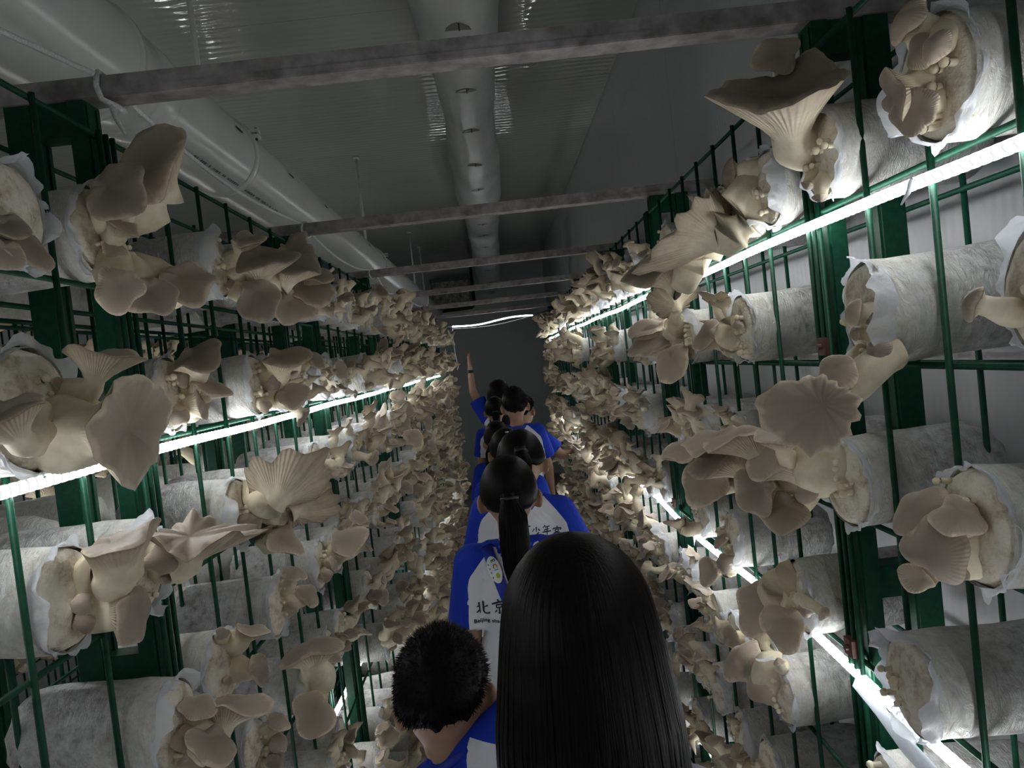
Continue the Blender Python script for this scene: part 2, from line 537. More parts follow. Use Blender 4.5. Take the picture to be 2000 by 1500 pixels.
lathe_y('pipe_end', [(9.88, PR + .004), (9.93, PR + .004), (9.94, PR - .004), (9.945, .002)], M_PVC, pipe)
for y in (2.34, 5.0, 7.9):
    c = lathe_y('pipe_clamp', [(y - .016, PR), (y - .016, PR + .007), (y - .006, PR + .009), (y + .006, PR + .009), (y + .016, PR + .007), (y + .016, PR)], M_PVC, pipe)
    lug = MB(); a = math.radians(28)
    for dz in (-.013, .003):
        lug.box((PR * math.cos(a) - .004, y - .014, PR * math.sin(a) + dz), (PR * math.cos(a) + .030, y + .014, PR * math.sin(a) + dz + .010))
    obj('clamp_lug', lug.mesh('clamp_lug', False), c, M_PVC)
    bo = MB(); bo.tube([(PR * math.cos(a) + .02, y, PR * math.sin(a) - .019), (PR * math.cos(a) + .02, y, PR * math.sin(a) + .019)], .004, 8)
    obj('clamp_bolt', bo.mesh('clamp_bolt'), c, M_DARK)
for y in (2.26, 5.0, 7.9, 8.9):
    h = MB(); h.tube([(0, y, PR), (0, y, CEIL - PZ - .012)], .0085, 10)
    o = obj('hanger_rod', h.mesh('hanger_rod'), pipe, M_ROD)
    h = MB(); h.tube([(0, y, CEIL - PZ - .016), (0, y, CEIL - PZ - .001)], .022, 12); obj('ceiling_flange', h.mesh('ceiling_flange'), o, M_ROD)
def lens(w, l, n=12):
    return [(l * math.cos(2 * PI * k / n), w * math.sin(2 * PI * k / n)) for k in range(n)]
for i in range(15):
    y = 1.66 + .545 * i
    if i == 0: y = 1.88
    a0 = math.radians(14); v = []
    for (l, w) in lens(.0055, .034):
        a = a0 + w / PR; v.append(((PR + .0018) * math.cos(a), y + l, (PR + .0018) * math.sin(a)))
    obj('air_slot', mesh('air_slot', v, [tuple(range(len(v) - 1, -1, -1))], False), pipe, M_DARK)
# faint printed line along the underside: unreadable dashes
pr = MB(); y = 1.98; rnd = random.Random(5)
while y < 2.72:
    l = rnd.choice([.006, .009, .013, .018]); a0 = math.radians(-62); hgt = .0075
    if not 2.31 < y < 2.37:
        q = []
        for (yy, aa) in ((y, a0), (y + l, a0), (y + l, a0 + hgt / PR), (y, a0 + hgt / PR)):
            q.append(((PR + .0008) * math.cos(aa), yy, (PR + .0008) * math.sin(aa)))
        pr.add(q, [(0, 1, 2, 3)])
    y += l + rnd.choice([.003, .004, .005, .02])
obj('printed_line', pr.mesh('printed_line', False), pipe, M_PRINT)

# white cord drooping from beam to beam beside the pipe
pts = []
cy = [-.4] + FRAMES + [7.5]
for a, b in zip(cy, cy[1:]):
    for t in np.linspace(0, 1, 12, endpoint=False):
        yy = a + (b - a) * t
        pts.append((-.568 - .012 * math.sin(3.1 * yy) - .01 * math.sin(PI * t), yy, EYE + .505 - .045 * math.sin(PI * t) * (1 + .3 * math.sin(yy * 2))))
cb = MB(); cb.tube(pts, .0042, 7)
tag(obj('cord', cb.mesh('cord'), None, M_CORD), 'white cord drooping between the beams beside the ventilation pipe', 'cord')

# ------------------------------------------------------------------ hanging air duct (film tube)
ky = [-1.5, 2.4, 3.2, 3.8, 4.7, 5.7, 7.0, 7.8, 9.2, 9.8, 10.15]
kr = [.165, .165, .148, .122, .158, .172, .150, .150, .165, .165, .10]
kc = [1.30, 1.30, 1.292, 1.285, 1.30, 1.305, 1.29, 1.28, 1.16, 1.06, .99]
duct = empty('air_duct', (-.012, 0, 0))
tag(duct, 'milky film air duct hanging under the middle of the ceiling', 'duct')
v = []; f = []; n = 36; ys = list(np.linspace(-1.5, 10.15, 150))
for y in ys:
    r = np.interp(y, ky, kr) * (1 + .025 * math.sin(9 * y) * math.sin(2.3 * y)); zc_ = np.interp(y, ky, kc)
    for k in range(n):
        a = 2 * PI * k / n
        rr = r * (1 + .02 * math.sin(3 * a + 4 * y) + .012 * math.sin(7 * a - 6 * y))
        v.append((rr * math.cos(a), y, EYE + min(zc_ + .9 * rr * math.sin(a), 1.444)))
for i in range(len(ys) - 1):
    for k in range(n):
        f.append((i * n + k, (i + 1) * n + k, (i + 1) * n + (k + 1) % n, i * n + (k + 1) % n))
b0 = len(v)
v.append((0, ys[-1] + .05, EYE + .98)); e0 = (len(ys) - 1) * n
for k in range(n): f.append((e0 + k, b0, e0 + (k + 1) % n))
dm = mesh('film_tube', v, f); obj('film_tube', dm, duct, M_DUCT)
dbv = BVHTree.FromPolygons([Vector(p) for p in v], f)
def duct_bottom(x, y):
    h = dbv.ray_cast(Vector((x, y, EYE)), Vector((0, 0, 1)))
    return h[0].z if h[0] else EYE + 1.15
M_VENT = simple('duct_opening', (.20, .20, .175), .8)
for i in range(14):
    y = 2.62 + .615 * i
    if y > 10: break
    w = .047; q = []
    for (x, yy) in ((-w, .012), (-w * .55, .003), (0, 0), (w * .55, .003), (w, .012), (w * .85, -.018), (w * .40, -.046), (0, -.058), (-w * .40, -.046), (-w * .85, -.018)):
        q.append((x, y + yy, duct_bottom(x, y + yy) - .0025))
    o = obj('air_outlet', mesh('air_outlet', q, [tuple(range(9, -1, -1))], False), duct, M_VENT)
    s_ = MB(); z_ = duct_bottom(0.004, y - .02) - .004; s_.box((.002, y - .052, z_ - .001), (.0065, y + .001, z_ + .002)); obj('outlet_slit', s_.mesh('outlet_slit', False), o, M_DARK)

# ------------------------------------------------------------------ cooling unit on the far wall
cu = empty('cooling_unit', (-.55, YE - .2, EYE + 1.0)); tag(cu, 'dark wall cooling unit with mottled front near the duct end', 'cooler')
b = MB(); b.box((-.27, -.14, -.19), (.27, .17, .19)); b.box((-.285, -.15, .17), (.285, .17, .2)); b.box((-.28, -.17, -.22), (.28, .17, -.18)); obj('housing', b.mesh('housing', False), cu, simple('unit_grey', (.12, .12, .12), .5))
M_FIN = simple('unit_front', (.33, .33, .31), .4, 22, .7, .2)
for i in range(6):
    b = MB(); b.box((-.25 + .083 * i, -.150, -.16), (-.25 + .083 * i + .078, -.142, .15)); obj('grille_panel', b.mesh('grille_panel', False), cu, M_FIN)
b = MB(); b.tube([(.30, -.1, .42), (.30, -.1, -.2), (.26, -.1, -.24), (-.2, -.1, -.25)], .02, 8); obj('drain_pipe', b.mesh('drain_pipe'), cu, M_TIE)

# ------------------------------------------------------------------ rope lights
def rope(x, z, label, seed, y0=-.4, y1=7.25, sag=.006, rags=0):
    rnd = random.Random(seed)
    pts = []; y = y0
    ph = rnd.random() * 6
    while y <= y1 + .001:
        pts.append((x + .003 * math.sin(2.1 * y + ph), y, z + .004 * math.sin(5.1 * y + ph) - sag * abs(math.sin(y * 2.57 + ph))))
        y += .075
    b = MB(); b.tube(pts, .0078, 8)
    o = obj('rope_light', b.mesh('rope_light'), None, M_LED)
    tag(o, label, 'light', 'rope lights tied along the racks')
    for i in range(rags):
        p = pts[int(len(pts) * (i + .4 + .3 * rnd.random()) / (rags + .5)) % len(pts)]
        t = MB(); d = rnd.choice((-1, 1))
        t.tube([(p[0] - .008, p[1], p[2] + .004), (p[0] - .010, p[1] + .01 * d, p[2] - .010), (p[0] - .014, p[1] + .02 * d, p[2] - .022)], [.004, .003, .0012], 5)
        obj('cable_tie', t.mesh('cable_tie'), o, M_TAPE)
    return o
rope(X_R - .014, WZ[1] - .017, 'bright white rope light under the top bag row of the right rack', 1, rags=8)
rope(X_R - .012, WZ[4] - .013, 'bright white rope light running down the lower middle of the right rack', 2, sag=.012, rags=10)
rope(X_R - .012, WZ[7] - .013, 'white rope light low on the right rack, mostly hidden by mushrooms', 3, sag=.010)
rope(X_L + .012, WZ[2] - .013, 'bright white rope light under the second bag row of the left rack', 4, rags=7)
rope(X_L - .060, WZ[6] - .013, 'white rope light low on the left rack, glimpsed between mushrooms', 5, sag=.010)
rope(X_L2 - .14, WZ[3] + .02, 'white rope light behind the left racks, seen through gaps between bags', 6)
rope(X_L3 + .012, WZ[2] - .013, 'white rope light on the far left rack across the next aisle', 7)
# strung across the aisle at the far end, with a short drop at its left end
pts = [(-.42 + .80 * t, 7.34 + .01 * math.sin(9 * t), EYE + .372 + .030 * t + .012 * math.sin(2 * PI * t * 1.1 + 2.6) ) for t in np.linspace(0, 1, 26)]
b = MB(); b.tube(pts, .0065, 8)
o = obj('rope_light', b.mesh('rope_light'), None, M_LED)
tag(o, 'wavy white rope light strung across the aisle at its far end', 'light', 'rope lights tied along the racks')
b = MB(); b.tube([(X_L + .001, 7.30, EYE + .425), (-.52, 7.33, EYE + .39), (-.42, 7.34, EYE + .372), (-.43, 7.335, EYE + .30), (-.425, 7.34, EYE + .10), (-.41, 7.34, EYE - .02), (-.42, 7.33, EYE - .05)], .0045, 8); obj('lead', b.mesh('lead'), o, M_TAPE)
b = MB(); b.tube([(.38, 7.345, EYE + .405), (.45, 7.33, EYE + .41), (X_R - .001, 7.30, EYE + .43)], .004, 6); obj('lead', b.mesh('lead'), o, M_TIE)
b = MB(); b.tube([(-.42 + .8 * t, 7.345, EYE + .355 + .045 * t - .03 * math.sin(PI * t)) for t in np.linspace(0, 1, 14)], .002, 6); obj('thin_wire', b.mesh('thin_wire'), o, M_CORD)

# plastic strip hanging loose beside the lower right rope light
v = []; f = []
path = [(1, -.004), (.8, -.012), (.6, -.028), (.4, -.034), (.2, -.026), (0, -.006)]
for t, dz in path:
    y = .80 + .36 * t
    for q in range(3):
        v.append((X_R - .020 - .004 * q, y, WZ[4] - .012 + dz - .011 * q * (1.2 - abs(t - .5))))
for i in range(len(path) - 1):
    for q in range(2):
        f.append((i * 3 + q, i * 3 + q + 1, (i + 1) * 3 + q + 1, (i + 1) * 3 + q))
vv = v + [(x - .0008, y, z) for x, y, z in v]; k = len(v)
ff = f + [tuple(i + k for i in reversed(q)) for q in f]
tag(obj('plastic_strip', mesh('plastic_strip', vv, ff), None, M_COLLAR), 'loose pale plastic strip hanging from the lower right rope light', 'plastic strip')

# ------------------------------------------------------------------ mushrooms
def mush(base, d0, tip, N, U, rs, rt, R, bulge=0., asym=0., lift=0., depth=.6, dome=.12, fun=.15, th=.06, wav=.06, ruf=0., seed=0, n=22, low=False, drop=0.):
    """two vertex/face/uv sets: stem with gills, and cap. Lengths in metres, depth..ruf as shares of R"""
    r_ = random.Random(seed)
    base, d0, tip, N = Vector(base), Vector(d0).normalized(), Vector(tip), Vector(N).normalized()
    U = Vector(U); U = (U - N * U.dot(N))
    if U.length < 1e-4: U = N.orthogonal()
    U.normalize(); V = N.cross(U)
    e = tip - N * depth * R
    Ln = max((e - base).length, .3 * R)
    m0, m1 = d0 * Ln * 1.1, N * Ln * .9
    TS = [0, .3, .65, 1] if low else [0, .12, .3, .5, .7, .88, 1]
    GS = [.5, 1.] if low else [.18, .4, .65, .86, 1.]
    CS = [1., .75, .35] if low else [1., .97, .82, .6, .36, .14]
    ph = [r_.random() * 2 * PI for _ in range(6)]
    TH = [2 * PI * k / n for k in range(n)]
    k1, k2, k3 = r_.choice((2, 3)), r_.choice((4, 5)), r_.choice((9, 11, 13))
    Rt = []; Wt = []
    for a in TH:
        ca = math.cos(a)
        rr = R * (1 + asym * ca) * (1 + .13 * math.sin(k1 * a + ph[0]) + .08 * math.sin(k2 * a + ph[1]) + ruf * .22 * math.sin(k3 * a + ph[2]))
        Rt.append(rr)
        Wt.append(R * (wav * (math.sin(k1 * a + ph[3]) + .6 * math.sin(k2 * a + ph[4])) + ruf * .25 * math.sin(k3 * a + ph[5])) + lift * rr * ca - drop * R)
    v = []; uv = []
    for t in TS:
        t2, t3 = t * t, t ** 3
        p = base * (2 * t3 - 3 * t2 + 1) + m0 * (t3 - 2 * t2 + t) + e * (-2 * t3 + 3 * t2) + m1 * (t3 - t2)
        T = base * (6 * t2 - 6 * t) + m0 * (3 * t2 - 4 * t + 1) + e * (-6 * t2 + 6 * t) + m1 * (3 * t2 - 2 * t)
        T = T.normalized() if T.length > 1e-6 else N
        Ui = U - T * U.dot(T); Ui = Ui.normalized() if Ui.length > .05 else T.orthogonal().normalized()
        Vi = T.cross(Ui)
        rad = rs * (1 - t) + rt * t + bulge * rs * math.sin(PI * min(1, t * 1.15)) ** 1.3
        for k, a in enumerate(TH):
            q = 1 + .06 * math.sin(2 * a + ph[0] + 2 * t) + .035 * math.sin(5 * a + ph[1])
            v.append(p + (Ui * math.cos(a) + Vi * math.sin(a)) * rad * q); uv.append((k / n, .5 * t))
    for s in GS:
        for k, a in enumerate(TH):
            rr = rt + (Rt[k] - rt) * s ** (1.0 if depth > .5 else .8)
            hgt = depth * R * (s ** .75) + Wt[k] * s * s
            v.append(e + N * hgt + (U * math.cos(a) + V * math.sin(a)) * rr); uv.append((k / n, .5 + .5 * s))
    rows = len(TS) + len(GS); f = []
    for i in range(rows - 1):
        for k in range(n):
            f.append((i * n + k, i * n + (k + 1) % n, (i + 1) * n + (k + 1) % n, (i + 1) * n + k))
    cv = []; cuv = []; cf = []
    def top(s):
        hh = th * R * min(1, (1 - s) * 12) if s < 1 else 0
        return hh + R * dome * (1 - s * s) - R * fun * (1 - s) ** 1.5 * 2
    for s in CS:
        for k, a in enumerate(TH):
            rr = Rt[k] * s * (1.012 if .9 < s < .99 else 1)
            cv.append(tip + N * (top(s) + Wt[k] * s * s + .0003) + (U * math.cos(a) + V * math.sin(a)) * rr); cuv.append((k / n, s))
    cv.append(tip + N * top(0.)); cuv.append((.5, 0))
    for i in range(len(CS) - 1):
        for k in range(n):
            cf.append((i * n + k, i * n + (k + 1) % n, (i + 1) * n + (k + 1) % n, (i + 1) * n + k))
    b = (len(CS) - 1) * n
    for k in range(n): cf.append((b + k, b + (k + 1) % n, len(cv) - 1))
    return (v, f, uv), (cv, cf, cuv)

STYLE = {   # rt share, bulge, asym, lift, depth, dome, fun, th, wav, ruf, drop
    'young':   dict(rt=.80, bulge=.25, asym=.12, lift=.05, depth=.45, dome=.40, fun=.0, th=.10, wav=.05, ruf=0, drop=.12),
    'trumpet': dict(rt=.66, bulge=.25, asym=.18, lift=.10, depth=.85, dome=.0, fun=.16, th=.05, wav=.10, ruf=.12),
    'ruffle':  dict(rt=.62, bulge=.20, asym=.35, lift=.12, depth=.60, dome=.05, fun=.10, th=.05, wav=.16, ruf=.36),
    'fan':     dict(rt=.78, bulge=.22, asym=.50, lift=.12, depth=.80, dome=.10, fun=.10, th=.07, wav=.13, ruf=.06),
    'disc':    dict(rt=.80, bulge=.18, asym=.22, lift=.0, depth=.50, dome=.18, fun=.06, th=.08, wav=.07, ruf=.02),
    'bulb':    dict(rt=.85, bulge=.35, asym=.05, lift=0, depth=.25, dome=.5, fun=0, th=.10, wav=.03, ruf=0, drop=.1),
}
def styled(style, base, d0, tip, N, U, rs, R, seed, n=22, low=False):
    s = dict(STYLE[style]); rt = s.pop('rt') * rs
    rt = min(rt, R * .8)
    return mush(base, d0, tip, N, U, rs, rt, R, seed=seed, n=n, low=low, **s)

# shared variants, unit growth direction +Z, bending towards +X (which is laid towards the ceiling)
VAR = []; VAR_LOW = []
rv = random.Random(3)
spec = [('trumpet', .085, .022, .036), ('fan', .080, .020, .033), ('fan', .095, .021, .038), ('ruffle', .085, .018, .038), ('young', .055, .016, .020),
        ('disc', .070, .018, .027), ('fan', .065, .017, .028), ('trumpet', .070, .019, .029), ('ruffle', .075, .016, .033), ('young', .060, .018, .023),
        ('fan', .085, .016, .034), ('bulb', .042, .013, .015), ('fan', .075, .018, .031), ('young', .070, .020, .025), ('ruffle', .095, .018, .041),
        ('fan', .060, .015, .025), ('trumpet', .095, .024, .040), ('fan', .090, .018, .032), ('young', .045, .013, .016), ('ruffle', .065, .015, .029)]
for i, (st, Ln, rs, R) in enumerate(spec):
    b = math.radians(rv.uniform(45, 100) if st != 'young' else rv.uniform(0, 50))
    if i in (5, 17): b = math.radians(-20)
    tip = (Ln * math.sin(b) * .55, rv.uniform(-.2, .2) * Ln, Ln * (1 - .18 * abs(math.sin(b))))
    Nn = (math.sin(b), rv.uniform(-.25, .25), math.cos(b))
    U = (-math.cos(b) * .2 - .2, rv.uniform(-.6, .6), 1.0)
    for low, store in ((False, VAR), (True, VAR_LOW)):
        a, c = styled(st, (0, 0, -.012), (rv.uniform(-.2, .2), 0, 1), tip, Nn, U, rs, R, i, 12 if low else 20, low)
        if low: store.append((a, c)); continue
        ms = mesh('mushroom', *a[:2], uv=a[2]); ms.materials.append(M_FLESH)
        mc = mesh('cap', *c[:2], uv=c[2]); mc.materials.append(M_CAP)
        store.append((ms, mc, st))
# knobbly pin clusters
PINS = []
for i in range(3):
    b = MB(); r3 = random.Random(20 + i)
    for _ in range(10):
        y, z = r3.gauss(0, .018), r3.gauss(0, .018); s = r3.uniform(.003, .0065)
        b.tube([(.004, y, z), (-.006 - s, y * 1.05, z * 1.05)], [s * .9, s * .7], 7, False)
        b.ball((-.009 - s * 1.2, y * 1.07, z * 1.07 + .001), (s, s * 1.05, s * .9), None, 8, 5)
    uvp = [(.2, .3 if p[0] > -.008 else .52) for p in b.v]
    m_ = mesh('pin_cluster', b.v, b.f, uv=uvp); m_.materials.append(M_FLESH); PINS.append(m_)

# ------------------------------------------------------------------ grow bags: local +x runs from the open face to the tied tail
BR = .0660
def sleeve_mesh(seed, n=30, low=False):
    r_ = random.Random(seed); v = []; f = []
    xs = [0, .004, .025, .05, .075, .10, .13, .16, .185, .203, .215, .222, .226] if not low else [0, .05, .12, .19, .215, .226]
    rs = [.98, 1, 1.0, 1.01, 1.0, 1.005, 1., 1.0, .99, .94, .78, .45, .10] if not low else [.98, 1, 1, .98, .8, .1]
    ph = [r_.random() * 7 for _ in range(8)]
    fold = r_.random() * 2 * PI
    for x, q in zip(xs, rs):
        for k in range(n):
            a = 2 * PI * k / n
            w = 1 + .016 * math.sin(3 * a + 30 * x + ph[0]) + .012 * math.sin(5 * a - 43 * x + ph[1]) + .007 * math.sin(11 * a + 70 * x + ph[2])
            w += .035 * math.exp(-((math.cos(a - fold) - 1) / .03) ** 2) * (.4 + .6 * math.sin(40 * x + ph[3]) ** 2)
            if x > .20: w += .10 * math.sin(9 * a + ph[4]) * (x - .20) / .026
            v.append((x, BR * q * w * math.cos(a), BR * q * w * math.sin(a)))
    for i in range(len(xs) - 1):
        for k in range(n):
            f.append((i * n + k, i * n + (k + 1) % n, (i + 1) * n + (k + 1) % n, (i + 1) * n + k))
    f.append(tuple((len(xs) - 1) * n + k for k in range(n)))
    return v, f
def face_mesh(seed, n=24, low=False):
    r_ = random.Random(seed); v = []; f = []
    ss = [1, .9, .72, .5, .25] if not low else [1, .6]
    ph = [r_.random() * 7 for _ in range(6)]
    for s in ss:
        for k in range(n):
            a = 2 * PI * k / n; y, z = s * math.cos(a), s * math.sin(a)
            h = .010 * (1 - s ** 3) + (.007 * math.sin(6 * y + ph[0]) * math.sin(5 * z + ph[1]) + .004 * math.sin(14 * y + ph[2]) * math.sin(13 * z + ph[3])) * (1.1 - s)
            v.append((-h + .012 * (s > .95), .985 * BR * y, .985 * BR * z))
    v.append((-.012, 0, 0))
    for i in range(len(ss) - 1):
        for k in range(n):
            f.append((i * n + k, (i + 1) * n + k, (i + 1) * n + (k + 1) % n, i * n + (k + 1) % n))
    b = (len(ss) - 1) * n
    for k in range(n): f.append((b + k, len(v) - 1, b + (k + 1) % n))
    return v, f
def collar_mesh(seed, n=84, L=.03):
    """the cut end of the bag: a ragged flared frill in front of the face, thicker than nothing"""
    r_ = random.Random(seed); v = []; f = []
    ph = [r_.random() * 7 for _ in range(8)]
    a0 = r_.random() * 2 * PI
    for s in (0, .2, .4, .6, .8, 1):
        for k in range(n):
            a = 2 * PI * k / n
            ln = L * (.25 + .55 * max(0, math.cos(a - a0)) ** 1.5 + .35 * max(0, math.cos(a + PI / 2)) + .22 * math.sin(3 * a + ph[0]) + .14 * math.sin(7 * a + ph[1]) + .07 * math.sin(17 * a + ph[2]))
            ln = max(.002, ln)
            rr = BR * (1.0 + .10 * s * math.sin(5 * a + ph[3]) + .05 * s * math.sin(13 * a + ph[4]) + .06 * s + .022 * math.sin(23 * a + 7 * s + ph[5]) * s + .02 * math.sin(9 * s + 4 * a + ph[6]))
            v.append((.006 - ln * s, rr * math.cos(a), rr * math.sin(a)))
    for i in range(5):
        for k in range(n):
            f.append((i * n + k, (i + 1) * n + k, (i + 1) * n + (k + 1) % n, i * n + (k + 1) % n))
    return v, f
SLEEVES = []; FACES = []; COLLARS = []
for i in range(6):
    m_ = mesh('mushroom_bag', *sleeve_mesh(i)); m_.materials.append(M_FILM); SLEEVES.append(m_)
    m_ = mesh('substrate_face', *face_mesh(i)); m_.materials.append(M_SUB); FACES.append(m_)
    m_ = mesh('film_frill', *collar_mesh(i, L=.020 + .006 * (i % 4))); m_.materials.append(M_COLLAR); COLLARS.append(m_)

ORD = ['nearest', 'second', 'third', 'fourth', 'fifth', 'sixth', 'seventh', 'eighth', 'ninth', 'tenth', 'eleventh', 'twelfth', 'thirteenth', 'fourteenth', 'fifteenth',
       'sixteenth', 'seventeenth', 'eighteenth', 'nineteenth', 'twentieth', 'twenty-first', 'twenty-second', 'twenty-third', 'twenty-fourth', 'twenty-fifth', 'twenty-sixth',
       'twenty-seventh', 'twenty-eighth', 'twenty-ninth', 'thirtieth', 'thirty-first', 'thirty-second', 'thirty-third', 'thirty-fourth', 'thirty-fifth', 'thirty-sixth', 'thirty-seventh', 'thirty-eighth', 'thirty-ninth', 'fortieth']
ROWW = {1: 'top row', 2: 'second row', 3: 'third row', 4: 'fourth row', 5: 'fifth row', 6: 'sixth row', 7: 'seventh row', 8: 'bottom row'}

def frame_for(d, upv):
    """matrix with +Z along d and +X leaning towards upv"""
    d = Vector(d).normalized(); x = Vector(upv); x = x - d * x.dot(d)
    if x.length < .05: x = d.orthogonal()
    x.normalize(); y = d.cross(x)
    return Matrix((x, y, d)).transposed()

def bag_matrix(side, X, Y, Z, r_):
    if side == 'R':
        R_ = Euler((r_.uniform(0, 6), r_.uniform(-.05, .05), r_.uniform(-.06, .06)), 'XYZ').to_matrix()
    else:
        R_ = Matrix.Rotation(PI, 3, 'Z') @ Euler((r_.uniform(0, 6), r_.uniform(-.05, .05), r_.uniform(-.06, .06)), 'XYZ').to_matrix()
    return Matrix.Translation((X, Y, Z)) @ R_.to_4x4()

def random_growth(side, r_, n, low=False, size=1.):
    """placements (variant, world-oriented 3x3 * scale, offset on the face) around a bag face; world outward is -x on the right, +x on the left"""
    sx = -1 if side == 'R' else 1
    out = []
    for i in range(n):
        a = r_.uniform(0, 2 * PI); q = BR * .8 * math.sqrt(r_.random())
        oy, oz = q * math.cos(a), q * math.sin(a)
        d = Vector((sx * r_.uniform(.55, 1.0), oy / BR * .75 + r_.gauss(0, .22), oz / BR * .75 + .22 + r_.gauss(0, .22)))
        upv = Vector((sx * .15, r_.gauss(0, .35), 1))
        k = r_.choices(range(len(VAR)), weights=[2, 4, 4, 3, 3, 1.5, 4, 2.5, 4, 1.5, 4, 2.5, 4, 2.5, 3, 4, 2, 4, 3, 4])[0]
        s = r_.uniform(.66, 1.12) * size
        out.append((k, frame_for(d, upv) * s, Vector((sx * -.004, oy, oz))))
    return out

BAGS = []            # (distance, side, row, X, Y, hero spec or None)
ZOFF = BR + .006
def row_z(k): return WZ[k] + ZOFF
def solve_x(px, py, Y, side):
    """aisle offset of a bag face the photograph shows at (px, py) and depth Y"""
    d = ROT @ Vector(((px - 1000) / F, -(py - 750) / F, -1))
    return d.x / d.y * Y
